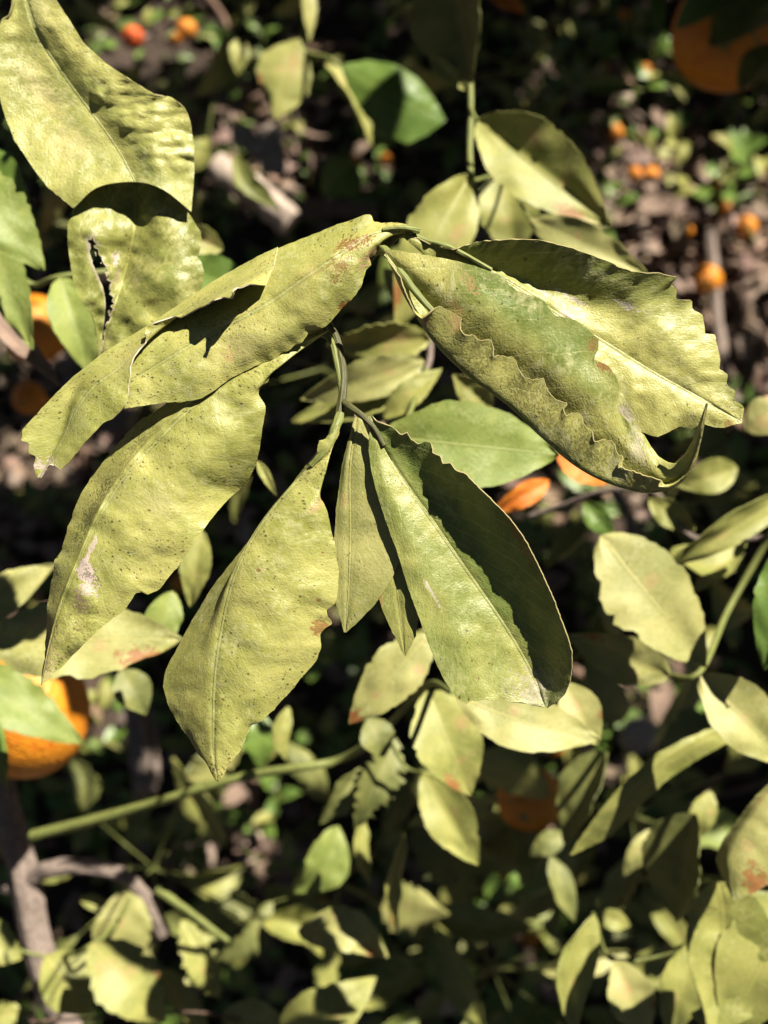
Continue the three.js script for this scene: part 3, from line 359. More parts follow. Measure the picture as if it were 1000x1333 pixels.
hero(sprig, 'leaf', { d: .352, seed: 17, mid: 2, lump: .45, M: 9, N: 250, cols: [
  { p: [[500, 325, 0], [511, 325, 0], [532, 328, 0], [560, 333, 0], [584, 337, 0], [604, 342, 1], [620, 347, 1], [640, 354, 1], [657, 360, 1], [663, 370, 1], [672, 378, 1], [690, 384, 1], [709, 392, 1], [717, 404, 1], [724, 411, 1], [740, 414, 1], [756, 420, 1], [768, 431, 1], [780, 441, 1], [779, 455, 1], [771, 468, 1], [782, 471, 1], [792, 476, 1], [801, 488, 1], [808, 504, 1], [801, 519, 0], [803, 534, 0], [818, 549, 0], [838, 566, -1], [846, 580, -2], [856, 594, -1], [874, 606, 1], [889, 596, 4], [902, 574, 8], [911, 550, 11], [919, 526, 14]], jag: .8 },
  { p: [[501, 327, 0], [530, 345, 0], [570, 375, 0], [620, 405, .5], [670, 440, .5], [720, 480, .5], [765, 520, .5], [800, 560, 0], [835, 597, -1], [864, 620, 1], [890, 607, 4], [906, 577, 9], [920, 525, 14]] },
  { p: [[502, 329, 0], [520, 352, -1], [545, 388, -3], [580, 430, -4], [630, 470, -4.5], [680, 510, -4.5], [730, 555, -4.5], [780, 595, -4], [825, 622, -3], [862, 629, 0], [893, 614, 4], [909, 580, 9], [920, 525, 14]] },
  { p: [[501, 331, 0], [511, 350, 0], [527, 385, -1], [563, 442, -1.5], [610, 489, -1.5], [662, 527, -1.5], [704, 567, -1.5], [750, 606, -1.5], [792, 628, -1], [844, 641, 0], [880, 632, 2.5], [901, 610, 6], [911, 578, 9], [921, 525, 14]] },
  { p: [[500, 332, 0], [511, 346, .8], [521, 360, 1.4], [530, 385, 2], [541, 408, 2.4], [548, 416, 2.6], [556, 410, 2.6], [566, 401, 2.6], [574, 397, 2.6], [580, 403, 2.6], [588, 405, 2.6], [601, 413, 2.6], [600, 427, 2.6], [606, 437, 2.6], [617, 436, 2.6], [626, 443, 2.6], [640, 441, 2.6], [643, 452, 2.6], [642, 464, 2.6], [655, 462, 2.6], [669, 467, 2.6], [676, 480, 2.6], [683, 490, 2.6], [690, 494, 2.6], [708, 493, 2.6], [712, 506, 2.6], [721, 517, 2.6], [739, 526, 2.6], [733, 532, 2.6], [737, 541, 2.6], [745, 537, 2.6], [756, 540, 2.6], [760, 553, 2.6], [771, 560, 2.6], [774, 574, 2.6], [788, 571, 2.6], [800, 577, 2.6], [803, 590, 2.6], [812, 597, 2.6], [806, 602, 2.6], [804, 608, 2.6], [819, 612, 2.6], [839, 618, 3], [851, 622, 3], [861, 625, 3.5], [856, 634, 3.5], [870, 634, 3.4], [885, 627, 4], [900, 608, 7], [911, 578, 10], [921, 526, 14]], jag: 1.6, freq: 83 }] },
{ seed: 1017, pal: 'hero', specks: .5, bare: .6, res: [512, 1024], green: (u, v) => u < .55 ? .95 - 1.05 * sm(.10, .36, u) * (.8 + .3 * v) - .9 * (1 - sm(.13, .22, v)) - .5 * sm(.5, .66, v) : u < .8 ? .6 : -.1,
  blot: [[.98, .22, 2.6, TAN, .7, 1.2, .5], [.92, .3, 3, SOOT, .4, 1.5, 1.5], [.93, .42, 3, SOOT, .4, 1.5, 1.5], [.9, .52, 3, SOOT, .35, 1.6, 1.5], [.93, .62, 3, SOOT, .4, 1.4, 1.5], [.9, .1, 3, SOOT, .6, 1.5, 1.2], [.88, .16, 2, BR, .5, 1.4, 1.2], [.12, .2, 1.2, [.36, .22, .10], .6, 2.4, .8], [.3, .2, 1.1, [.36, .22, .10], .5, 3, .8], [.01, .57, 2, BR, .75, 1.6, .4], [.04, .5, 1.6, BR, .5, 1.3, .5], [.2, .73, 4, [.52, .47, .36], .6, 1.2, .6], [.4, .45, 5, [.50, .48, .33], .35, 1.4, .8]] });
// stems and petioles
stemPart(sprig, [[536, 300, .361], [520, 304, .364], [505, 318, .366], [492, 326, .367], [470, 352, .374], [440, 395, .378], [428, 418, .377], [438, 440, .374], [445, 470, .371], [447, 505, .367], [444, 528, .364], [440, 548, .362]], 1.0, 1.25, M.darkStem, 'stem', 7);
stemPart(sprig, [[481, 327, .366], [495, 325, .362], [503, 328, .357], [520, 352, .3535], [545, 385, .3515], [566, 408, .351]], 1.5, .8, M.greenStem, 'petiole', 8);
stemPart(sprig, [[495, 318, .366], [515, 308, .366], [535, 306, .364], [556, 314, .3625], [585, 322, .3615], [640, 352, .3615]], .9, .7, M.greenStem, 'petiole', 9);
stemPart(sprig, [[545, 300, .362], [530, 297, .360], [512, 297, .3596], [498, 299, .3592]], 1.0, .5, M.greenStem, 'petiole', 10);
stemPart(sprig, [[443, 540, .362], [437, 556, .3595], [430, 574, .3585], [418, 592, .3582], [405, 606, .3586]], 1.5, .8, M.greenStem, 'petiole', 11);
stemPart(sprig, [[448, 524, .364], [457, 531, .360], [470, 540, .358], [485, 555, .3568], [500, 580, .3568]], 1.1, .7, M.darkStem, 'petiole', 12);
stemPart(sprig, [[446, 512, .366], [440, 480, .370], [428, 440, .373], [405, 433, .372], [370, 450, .368]], 1, .8, M.greenStem, 'petiole', 13);
// winged petiole of the lower middle leaf
hero(sprig, 'petiole_wing', { d: .3583, seed: 18, mid: 1, N: 40, M: 5, lump: .2, cols: [
  { p: [[438, 553, 0], [424, 572, 0], [416, 574, 0], [413, 586, 0], [416, 592, 0]], jag: .5 }, { p: [[440, 555, .4], [431, 572, 1], [424, 586, 1], [418, 596, 0]] }, { p: [[442, 556, 0], [441, 566, 0], [434, 578, 0], [427, 590, 0], [420, 598, 0]], jag: .5 }] }, { seed: 1018, pal: 'hero', specks: .1, res: [64, 64] });

// ---------------------------------------------------------------- upper left shoot, a little farther
const upLeft = thing('citrus_shoot', at(35, -40, .40), 'large broad yellow-green leaves filling the top left corner, slightly out of focus', 'leafy shoot');
hero(upLeft, 'leaf', { d: .405, seed: 21, mid: 2, lump: .8, N: 150, crinkle: (u, t) => 1.3 * sm(.55, .7, u) * sm(.42, .6, t) * (1 - sm(.85, .97, t)), cols: [
  { p: [[20, -60, 0], [14, -20, 0], [16, 6, 0], [12, 20, 0], [3, 25, 0], [-4, 42, 0], [-7, 90, -1], [0, 130, -1], [8, 157, -1], [20, 185, 0], [42, 218, 0], [62, 244, 0], [80, 258, 0], [94, 270, 0], [96, 271, 0]], jag: .6 },
  { p: [[26, -60, 0], [22, 20, -2], [35, 90, -3], [60, 150, -3], [100, 200, -2], [128, 244, 1]] },
  { p: [[30, -60, 0], [35, 0, -1], [50, 45, -2], [78, 90, -2], [112, 137, -2], [140, 174, -2], [160, 205, -1], [176, 237, 1]] },
  { p: [[36, -60, 0], [56, 10, 0], [85, 60, 0], [130, 115, 1], [180, 160, 2], [205, 200, 2], [212, 247, 2]] },
  { p: [[45, -60, 1], [73, 0, 1], [92, 28, 1], [109, 56, 1], [140, 84, 1], [174, 106, 2], [202, 123, 2], [224, 127, 1], [241, 140, 0], [248, 157, -1], [253, 190, -3], [253, 224, -3], [251, 250, -3], [249, 276, -2]], jag: .5 }] },
{ seed: 1021, pal: 'hero', specks: .25, bare: .5, res: [384, 640], veinsK: .6, bumpK: 1.4, green: (u, v) => .3 * sm(.5, .3, Math.abs(u - .35)) + .25 * sm(.5, .8, u) * sm(.4, .6, v), blot: [[.3, .55, 5, [.50, .42, .22], .4, 2.4, .8], [.26, .8, 6, [.50, .42, .24], .35, 1.4, .9], [.7, .2, 4, [.50, .46, .22], .4, 2.2, .6]] });
hero(upLeft, 'leaf', { d: .409, seed: 22, mid: 2, lump: 1.6, N: 110, cols: [
  { p: [[172, 225, -2], [130, 236, -2], [108, 252, -1], [95, 271, 0], [88, 295, 1], [89, 324, 2], [92, 348, 2], [96, 366, 2], [102, 386, 2], [110, 398, 1], [118, 407, 0], [124, 423, -1], [126, 440, -2], [128, 470, -3]], jag: .6 },
  { p: [[174, 226, -2], [150, 250, -2], [133, 290, 0], [128, 330, 1], [129, 375, 1], [132, 420, -2], [130, 470, -3]] },
  { p: [[176, 226, -3], [175, 246, -4], [176, 285, -4], [167, 337, -4], [152, 389, -3], [136, 441, -3], [132, 470, -3]] },
  { p: [[178, 226, -2], [200, 262, -1], [213, 310, 2], [205, 360, 3], [180, 410, 1], [136, 470, -3]] },
  { p: [[180, 226, -2], [201, 240, -1], [227, 256, 0], [248, 280, 0], [261, 301, 1], [263, 314, 1], [261, 324, 1], [257, 334, 1], [263, 343, 1], [266, 354, 1], [264, 370, 1], [250, 400, 1], [215, 440, 0], [150, 475, -3]], jag: .6 }] },
{ seed: 1022, pal: 'yellow', specks: .35, bare: .45, res: [384, 640], veinsK: .8, blot: [[.40, .46, 1.6, LIL, .85, 1.6, .5], [.44, .55, 1.1, [.28, .2, .17], .7, 3, .6]],
  hole: (u, v, x, y, n2, n4) => { const q = (v - .40) / .55; if (q < -.1 || q > 1.05) return 99; const c = .20 + .20 * sm(0, .6, q) + (n4 - .5) * .05, w = .036 * (.4 + 1.2 * sm(-.1, .3, q)) * (.6 + .8 * n4); return (Math.abs(u - c) - w) / .035 + (q < 0 ? -q * 14 : 0); } });
stemPart(upLeft, [[-30, -110, .407], [10, -80, .407], [30, -55, .4065]], 1.6, .7, M.greenStem, 'petiole', 14);

// ---------------------------------------------------------------- shoots around and behind the sprig
const shoot = (pos, label) => thing('citrus_shoot', at(...pos), label, 'leafy shoot');
{ // left edge
  const s = shoot([-20, 330, .5], 'green serrated leaves at the left edge below the corner leaf');
  leaf(s, [-60, 215], [58, 352], 92, .49, { roll: 15, fold: 10, arch: 5, chew: .16 }, 'fresh', 0);
  leaf(s, [-20, 290], [42, 455], 60, .52, { roll: -10, fold: 8, arch: 6 }, 'fresh', 1);
  leaf(s, [78, 362], [118, 488], 74, .54, { roll: 10, fold: 24, arch: 6 }, 'fresh', 1);
  leaf(s, [-25, 395], [78, 502], 34, .56, { roll: 30, fold: 20, arch: 6 }, 'brown', 0, 'dry grey brown leaf');
  leaf(s, [235, 345], [350, 395], 66, .56, { roll: 10, fold: 10 }, 'green', 0);
  leaf(s, [-30, 195], [40, 275], 60, .55, {}, 'green', 1);
  leaf(s, [290, 325], [232, 300], 44, .6, { fold: 25 }, 'yellow', 3);
  stemPart(s, [[-60, 205, .497], [-15, 300, .53], [40, 370, .56], [78, 360, .546], [235, 344, .566]], 1.6, 1.0);
}
{ // upper middle
  const s = shoot([613, 60, .64], 'yellow leaves on a straight green stem above the sprig');
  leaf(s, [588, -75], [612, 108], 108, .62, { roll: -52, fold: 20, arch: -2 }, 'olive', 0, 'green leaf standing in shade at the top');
  leaf(s, [613, 228], [515, 430], 96, .60, { roll: 8, fold: 18, arch: 5, bend: 6 }, 'yellow', 1);
  leaf(s, [655, 225], [672, 335], 92, .66, { fold: 14, arch: 5 }, 'yellow', 4);
  leaf(s, [622, 156], [792, 292], 116, .60, { dt: .59, roll: 8, fold: 27, arch: 4, point: .5 }, 'yellow', 1, 'yellow and tan leaf with one half folded into shade');
  leaf(s, [690, 285], [842, 356], 56, .57, { roll: 8, fold: 12, arch: 6 }, 'pale', 0);
  leaf(s, [560, 75], [612, 120], 26, .63, { fold: 20 }, 'yellow', 5);
  stemPart(s, [[602, -60, .635], [610, 60, .63], [613, 130, .625], [612, 200, .617], [614, 245, .607]], 1.6, 1.3);
  stemPart(s, [[613, 140, .625], [620, 154, .606], [640, 172, .601]], 1.0, .8, M.greenStem, 'petiole');
  stemPart(s, [[613, 236, .61], [650, 230, .66], [690, 284, .575]], .9, .7, M.greenStem, 'petiole');
}
{ // top, farther
  const s = shoot([420, 60, .95], 'smooth green leaves in half shade left of the straight green stem');
  drawn(s, .95, [[[390, 50, 0], [362, 58, 0], [340, 70, 0], [333, 92, 0], [342, 120, 0], [352, 140, 0], [358, 156, 0]], [[390, 50, 0], [378, 75, 2], [370, 105, 2], [363, 135, 1], [358, 156, 0]], [[390, 50, 0], [400, 70, 0], [406, 98, 0], [402, 122, 0], [385, 140, 0], [360, 156, 0]]], 'yellow', 3);
  drawn(s, .88, [[[444, 84, 0], [480, 78, 2], [515, 84, 6], [545, 102, 6], [565, 128, 4], [580, 156, 0]], [[444, 85, 0], [478, 105, 4], [510, 125, 8], [545, 142, 6], [580, 156, 0]], [[444, 86, 0], [452, 112, 0], [474, 150, 1], [502, 176, 2], [530, 188, 2], [556, 176, 1], [580, 157, 0]]], 'green', 0, 'broad glossy green leaf');
  leaf(s, [425, 82], [482, 192], 28, .92, { roll: 40, fold: 20, bend: -14 }, 'yellow', 3);
  leaf(s, [312, 50], [310, 98], 30, 1.0, { roll: 10 }, 'yellow', 4);
  leaf(s, [398, -30], [402, 55], 22, .9, { roll: 45 }, 'pale', 0);
  leaf(s, [462, 165], [515, 190], 24, 1.0, { fold: 20 }, 'green', 1);
  leaf(s, [462, 212], [420, 255], 64, 1.05, { fold: 14 }, 'green', 1);
  leaf(s, [635, -22], [682, 18], 32, .9, { roll: 30 }, 'orange', 1, 'small tan dead leaf at the top edge');
  stemPart(s, [[420, -60, .97], [400, 20, .97], [392, 60, .96], [440, 84, .92], [470, 170, 1.0]], 2, 1.2);
}
{ // top right corner
  const s = shoot([880, 5, .95], 'two small bright green leaves at the top right edge');
  leaf(s, [850, -30], [858, 50], 26, .95, { roll: 30 }, 'green', 0);
  leaf(s, [938, -25], [880, 38], 46, .93, { roll: 10, fold: 10 }, 'green', 0);
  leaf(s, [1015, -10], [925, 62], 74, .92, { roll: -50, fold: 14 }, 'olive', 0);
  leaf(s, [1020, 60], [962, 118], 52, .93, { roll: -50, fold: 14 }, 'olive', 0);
  leaf(s, [1012, 140], [978, 158], 24, 1.0, {}, 'yellow', 5);
  stemPart(s, [[850, -80, .97], [855, -28, .955], [940, -25, .94], [1015, 138, 1.01]], 1.5, 1);
}
{ // behind the middle of the sprig
  const s = shoot([460, 470, .52], 'pale and green leaves directly behind the middle of the sprig');
  drawn(s, .3605, [[[462, 543, -2], [447, 600, -2], [438, 660, -1.5], [434, 720, -1.5], [436, 780, -1], [448, 823, -1]], [[465, 543, -2], [456, 610, 0], [456, 690, 0], [454, 765, 0], [450, 823, -1]], [[470, 543, -2], [490, 590, 1.5], [512, 640, 2.8], [528, 690, 2.9], [520, 735, 2.8], [494, 780, 1.8], [468, 808, 0], [451, 823, -1]]], 'pale', 0, 'broad pale leaf between the two lower leaves', { lump: .4 });
  drawn(s, .3597, [[[500, 640, 0], [487, 700, 0], [484, 745, 0], [498, 795, 0], [526, 853, 0]], [[506, 640, 0], [512, 720, 1], [520, 790, 1], [527, 853, 0]], [[512, 640, 0], [541, 720, 2], [547, 790, 2], [541, 830, 1], [528, 854, 0]]], 'yellow', 3, undefined, { lump: .5 });
  leaf(s, [494, 568], [728, 592], 122, .47, { roll: 6, fold: 6, arch: 5, wide: .5 }, 'fresh', 0, 'smooth broad green leaf');
  leaf(s, [560, 440], [425, 450], 62, .58, { roll: 24, fold: 16, arch: 10, chew: .2 }, 'yellow', 3);
  leaf(s, [552, 470], [392, 520], 60, .56, { roll: 12, fold: 14, arch: 6, chew: .1 }, 'pale', 4);
  leaf(s, [560, 490], [380, 550], 56, .57, { roll: -20, fold: 14, arch: 6 }, 'yellow', 0);
  leaf(s, [500, 545], [575, 480], 40, .55, { roll: 20, fold: 20 }, 'yellow', 5);
  leaf(s, [640, 530], [590, 488], 44, .56, { roll: 10, fold: 20 }, 'yellow', 1);
  
  leaf(s, [335, 600], [360, 645], 16, .48, { fold: 25 }, 'yellow', 0);
  leaf(s, [545, 395], [500, 350], 40, .60, { roll: 20 }, 'yellow', 3);
  stemPart(s, [[548, 380, .62], [560, 440, .6], [556, 480, .585], [505, 545, .56], [466, 540, .3635]], 1.6, 1.0, M.grey);
  stemPart(s, [[556, 480, .585], [520, 560, .50], [494, 567, .473], [506, 640, .3615]], 1.1, .8, M.greenStem, 'petiole');
}
{ // under the left leaves
  const s = shoot([0, 800, .6], 'long pale scorched leaf under the lower left tip of the sprig');
  leaf(s, [-40, 835], [238, 832], 112, .50, { roll: 12, fold: 6, arch: 4, wide: .52, chew: .1 }, 'pale', 1, 'pale leaf with tan scorched patches');
  leaf(s, [-70, 815], [72, 735], 64, .54, { roll: 10, fold: 10 }, 'pale', 4);
  leaf(s, [225, 770], [195, 850], 52, .52, { roll: 14 }, 'fresh', 1);
  leaf(s, [262, 690], [248, 790], 44, .53, { roll: -16 }, 'yellow', 0);
  leaf(s, [158, 872], [190, 930], 54, .60, { roll: 10 }, 'olive', 0);
  leaf(s, [-60, 870], [108, 968], 78, .62, { roll: 18, fold: 10, arch: 8 }, 'fresh', 0, 'green leaf lying across the big orange');
  leaf(s, [-30, 900], [10, 1030], 30, .56, { roll: 40, fold: 20 }, 'green', 1);
  stemPart(s, [[-70, 700, .58], [-50, 770, .57], [-45, 838, .515], [-65, 868, .60], [-32, 900, .57]], 1.8, 1.2);
}
{ // lower middle
  const s = shoot([560, 900, .6], 'faded leaves with rusty edges hanging below the folded green leaf');
  leaf(s, [562, 822], [455, 942], 76, .52, { roll: 6, fold: 8, arch: 4, chew: .08 }, 'pale', 2, 'pale leaf with a rusty brown tip');
  leaf(s, [556, 900], [612, 1036], 104, .56, { roll: 14, fold: 16, arch: 7, chew: .1, wide: .42 }, 'yellow', 1, 'yellow leaf with a rusty brown edge');
  leaf(s, [552, 1006], [622, 1126], 72, .60, { roll: -6, fold: 20, arch: 4 }, 'yellow', 5);
  leaf(s, [595, 905], [782, 962], 84, .50, { roll: 10, fold: 10, arch: 4, bend: 8 }, 'pale', 0);
  leaf(s, [735, 890], [778, 970], 60, .51, { roll: 10 }, 'pale', 3);
  leaf(s, [515, 960], [462, 1078], 66, .64, { roll: 22, fold: 20, arch: 8, chew: .35 }, 'olive', 0, 'dull ragged leaf with wavy edges');
  leaf(s, [470, 1000], [416, 1072], 46, .66, { roll: 30, fold: 25, chew: .3 }, 'olive', 0);
  leaf(s, [440, 1075], [378, 1162], 64, .72, { roll: 20, fold: 16, bend: -16 }, 'fresh', 0);
  leaf(s, [472, 1060], [482, 1152], 22, .68, { roll: 45, bend: 8 }, 'yellow', 4);
  leaf(s, [526, 1085], [518, 1216], 22, .66, { roll: 55, bend: 12, arch: 8 }, 'yellow', 1);
  leaf(s, [388, 1212], [506, 1246], 62, .66, { roll: 6, fold: 10, arch: 14, bend: -18 }, 'pale', 1);
  leaf(s, [375, 920], [372, 990], 26, .62, { roll: 40, bend: 10 }, 'yellow', 0);
  leaf(s, [340, 930], [338, 1000], 42, .70, { roll: 10 }, 'green', 1);
  leaf(s, [480, 935], [500, 985], 50, .58, { roll: 20 }, 'olive', 0);
  stemPart(s, [[42, 1088, .70], [150, 1060, .68], [250, 1030, .66], [330, 1008, .65], [395, 998, .64], [440, 990, .64], [500, 950, .61], [540, 905, .59], [560, 890, .57], [590, 902, .52]], 3.0, 1.2, M.greenStem, 'stem', 21);
  stemPart(s, [[500, 950, .61], [530, 1000, .62], [552, 1006, .61]], 1.1, .8, M.greenStem, 'petiole');
}
{ // bottom left
  const s = shoot([120, 1240, .74], 'crinkled yellow leaves in the crook of the forked grey branch');
  leaf(s, [170, 1150], [150, 1262], 84, .78, { roll: 6, fold: 8, wide: .55, chew: .08 }, 'pale', 5);
  leaf(s, [60, 1245], [118, 1320], 84, .72, { roll: 24, fold: 14, arch: 8 }, 'yellow', 0);
  leaf(s, [118, 1228], [215, 1330], 92, .68, { roll: 8, fold: 8, arch: 10, chew: .12 }, 'yellow', 3);
  leaf(s, [236, 1198], [285, 1300], 60, .76, { roll: 20, fold: 20, arch: 8, chew: .35 }, 'yellow', 4);
  leaf(s, [104, 1168], [150, 1185], 22, .80, {}, 'yellow', 0);
  leaf(s, [-40, 1215], [28, 1248], 66, .70, { roll: 10 }, 'yellow', 5);
  leaf(s, [-30, 1325], [46, 1318], 40, .74, { chew: .3 }, 'yellow', 0);
  leaf(s, [210, 1262], [270, 1345], 40, .78, { roll: 20 }, 'yellow', 3);
  leaf(s, [365, 1340], [490, 1272], 82, .66, { roll: 12, fold: 12, arch: 14, bend: 14 }, 'yellow', 4);
  leaf(s, [290, 1320], [380, 1345], 60, .70, { roll: 10 }, 'pale', 1);
  stemPart(s, [[165, 1120, .79], [170, 1160, .785], [120, 1230, .70], [60, 1245, .73], [-40, 1216, .715]], 1.4, 1);
  stemPart(s, [[205, 1158, .78], [250, 1190, .77], [298, 1226, .76]], 2.6, 1.6);
  stemPart(s, [[40, 1330, .70], [180, 1322, .69], [260, 1318, .69], [380, 1345, .71]], .9, .7, M.brown);
}
{ // right
  const s = shoot([900, 690, .6], 'broad pale leaf and twisted leaves right of the folded green leaf');
  leaf(s, [782, 698], [920, 868], 122, .53, { roll: 14, fold: 6, arch: 5, chew: .1 }, 'pale', 0, 'broad pale smooth leaf');
  leaf(s, [1030, 640], [862, 742], 46, .56, { roll: 24, fold: 20, arch: 10 }, 'yellow', 0);
  leaf(s, [872, 720], [972, 705], 52, .60, { roll: 42, fold: 20, bend: 26, arch: 8 }, 'yellow', 0, 'leaf twisted into a ring');
  leaf(s, [968, 720], [905, 770], 40, .61, { roll: 10, fold: 14, bend: 8 }, 'pale', 1);
  leaf(s, [872, 880], [738, 826], 66, .56, { roll: 14, fold: 14, arch: 6 }, 'pale', 1, 'pale leaf with a scorched orange tip');
  leaf(s, [1030, 705], [995, 872], 66, .50, { roll: -14, fold: 14 }, 'green', 0, 'glossy bright green leaf cut by the right edge');
  leaf(s, [912, 880], [1030, 995], 88, .52, { roll: 10, fold: 14, arch: 6 }, 'pale', 5);
  leaf(s, [845, 650], [905, 690], 40, .62, { fold: 14 }, 'yellow', 0);
  leaf(s, [970, 560], [1030, 520], 56, .58, { roll: 6 }, 'pale', 3);
  leaf(s, [760, 655], [800, 700], 34, .66, {}, 'green', 0);
  leaf(s, [725, 590], [790, 630], 44, .60, { roll: 20 }, 'orange', 1, 'tan dead leaf');
  leaf(s, [715, 626], [640, 668], 34, .58, { roll: 6, arch: 5 }, 'orange', 0, 'bright orange dead leaf');
  leaf(s, [960, 610], [880, 632], 50, .64, { roll: 10 }, 'yellow', 4);
  stemPart(s, [[1050, 600, .58], [1032, 640, .57], [1000, 700, .60], [950, 790, .60], [905, 880, .55], [870, 880, .57]], 1.8, 1.2);
  stemPart(s, [[690, 672, .66], [740, 655, .65], [782, 640, .64], [850, 640, .63], [905, 700, .61], [1000, 700, .60]], 1.5, 1.2, M.grey, 'twig');
}
{ // lower right
  const s = shoot([930, 1150, .58], 'large curling pale leaves crowding the lower right corner');
  drawn(s, .56, [[[955, 948, -4], [930, 946, 0], [890, 962, 6], [850, 984, 10], [805, 1026, 10], [768, 1072, 5], [742, 1112, 0]], [[955, 952, -4], [935, 955, 0], [895, 974, 6], [855, 1000, 9], [815, 1040, 9], [778, 1080, 4], [742, 1112, 0]], [[955, 958, -5], [945, 968, -2], [905, 990, 2], [865, 1018, 4], [828, 1056, 4], [795, 1088, 1], [745, 1113, 0]]], 'yellow', 0, 'long arched leaf seen along its edge');
  drawn(s, .50, [[[1040, 985, 0], [985, 1035, -4], [940, 1095, -10], [932, 1120, -10], [945, 1150, -5], [955, 1172, 0]], [[1045, 990, 0], [1000, 1045, 0], [962, 1105, 0], [952, 1140, 0], [958, 1172, 0]], [[1060, 1010, 0], [1040, 1080, 2], [1010, 1145, 2], [985, 1160, 1], [960, 1173, 0]]], 'pale', 1);
  drawn(s, .535, [[[930, 1146, 2], [910, 1162, 2], [897, 1188, 0], [893, 1225, 0], [899, 1262, 0], [912, 1300, 0], [925, 1350, 0]], [[935, 1148, 0], [941, 1190, -2], [940, 1250, -3], [935, 1300, -2], [930, 1350, 0]], [[942, 1148, 0], [985, 1168, 2], [1010, 1210, 3], [1010, 1270, 2], [985, 1320, 0], [935, 1350, 0]]], 'yellow', 0, 'large pale leaf with a neighbour\'s shadow across its top');
  leaf(s, [1040, 1155], [945, 1350], 130, .54, { roll: 8, fold: 10, arch: 6 }, 'yellow', 5);
  leaf(s, [772, 1190], [745, 1345], 52, .58, { roll: 34, fold: 20, bend: 14 }, 'yellow', 0);
  leaf(s, [802, 1250], [842, 1350], 66, .60, { roll: 6, fold: 14 }, 'pale', 3);
  leaf(s, [905, 1225], [870, 1350], 66, .60, { roll: 10, fold: 16 }, 'yellow', 4);
  leaf(s, [925, 1030], [902, 1096], 38, .64, { roll: 8 }, 'yellow', 1);
  leaf(s, [778, 1190], [820, 1205], 30, .70, {}, 'yellow', 0);
  leaf(s, [716, 1115], [748, 1200], 34, .72, { roll: 30 }, 'olive', 0);
  leaf(s, [850, 1080], [812, 1140], 30, .74, {}, 'pale', 5);
  leaf(s, [735, 1085], [690, 1112], 34, .76, {}, 'olive', 0);
  leaf(s, [990, 1340], [900, 1320], 70, .56, {}, 'pale', 0);
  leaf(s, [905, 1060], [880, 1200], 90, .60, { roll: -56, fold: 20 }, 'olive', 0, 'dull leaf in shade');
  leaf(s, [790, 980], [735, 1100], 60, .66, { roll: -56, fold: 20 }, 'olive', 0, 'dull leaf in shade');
  stemPart(s, [[1060, 900, .56], [1038, 985, .53], [1042, 1155, .57], [915, 1145, .575], [905, 1225, .62], [800, 1250, .62], [772, 1190, .60]], 2, 1.1);
  stemPart(s, [[1038, 985, .53], [980, 940, .57], [950, 950, .565]], 1.2, .9, M.greenStem, 'petiole');
}
{ // leaves crowding the depth between the near shoots and the ground
  const r = rng(4242), where = ['under the forked branch', 'behind the faded hanging leaves', 'behind the long arched leaf', 'behind the broad pale leaf', 'behind the big corner leaf', 'at the bottom edge right of middle', 'behind the bare dark stem', 'at the top, right of the big corner leaf', 'at the top, right of the straight green stem'];
  const spots = [[200, 1130, 9], [440, 1150, 12], [820, 1060, 18], [860, 660, 13], [150, 170, 7], [640, 1260, 17], [420, 480, 9], [285, 85, 8], [690, 90, 8]];
  spots.forEach(([cx, cy, n], q) => {
    const d0 = (q > 6 ? 1.25 : .86) + .22 * r(), s = thing('citrus_shoot', at(cx, cy, d0 + .05), `cluster of small mixed leaves ${where[q]}`, 'leafy shoot'), base = [];
    for (let i = 0; i < n; i++) {
      const a = i * 2.4 + r(), rad = 40 + 120 * Math.sqrt((i + .5) / n), bx = cx + rad * 1.1 * Math.cos(a), by = cy + rad * .8 * Math.sin(a), d = d0 + (r() - .5) * .2, big = q === 1 || q === 2 || q === 5 ? 1.25 : q > 6 ? .7 : 1, L = (60 + 60 * r()) * big, b = a + (r() - .5) * 1.6;
      leaf(s, [bx, by], [bx + L * Math.cos(b), by + L * Math.sin(b)], (28 + 30 * r()) * big, d, { roll: (r() - .5) * 90, fold: 8 + 25 * r(), arch: 3 + 12 * r(), bend: (r() - .5) * 40, twist: (r() - .5) * 90, curl: (r() - .5) * 16, chew: .05 + .3 * r(), wide: .4 + .12 * r(), N: 18, H: 4 }, ['fresh', 'olive', 'olive', 'yellow', 'yellow', 'pale'][Math.floor(r() * 6)], 0); base.push([bx, by, d + .003]);
    }
    for (const b of base) stemPart(s, [[cx, cy, d0 + .05], [(cx * 1.2 + b[0] * .8) / 2, (cy * 1.2 + b[1] * .8) / 2, (d0 + .05 + b[2]) / 2 + .05], b], .9, .45, M.greenStem, 'twig');
  });
}
{ // grey branch, bottom left
  const b = thing('forked_branch', at(20, 1330, .82), 'thick grey forked branch with a bent side arm in the lower left corner', 'branch');
  stemPart(b, [[-6, 960, .80], [4, 1040, .80], [24, 1110, .80], [36, 1160, .80], [44, 1210, .80], [62, 1270, .80], [90, 1345, .80], [120, 1420, .80]], 8.6, 10, M.grey, 'limb', 31);
  stemPart(b, [[30, 1150, .80], [62, 1132, .79], [110, 1128, .785], [160, 1140, .78], [192, 1172, .785], [214, 1216, .79]], 5.6, 4.4, M.grey, 'side_arm', 32);
  stemPart(b, [[34, 1160, .80], [-20, 1152, .81]], 4, 3, M.grey, 'side_arm', 33);
}

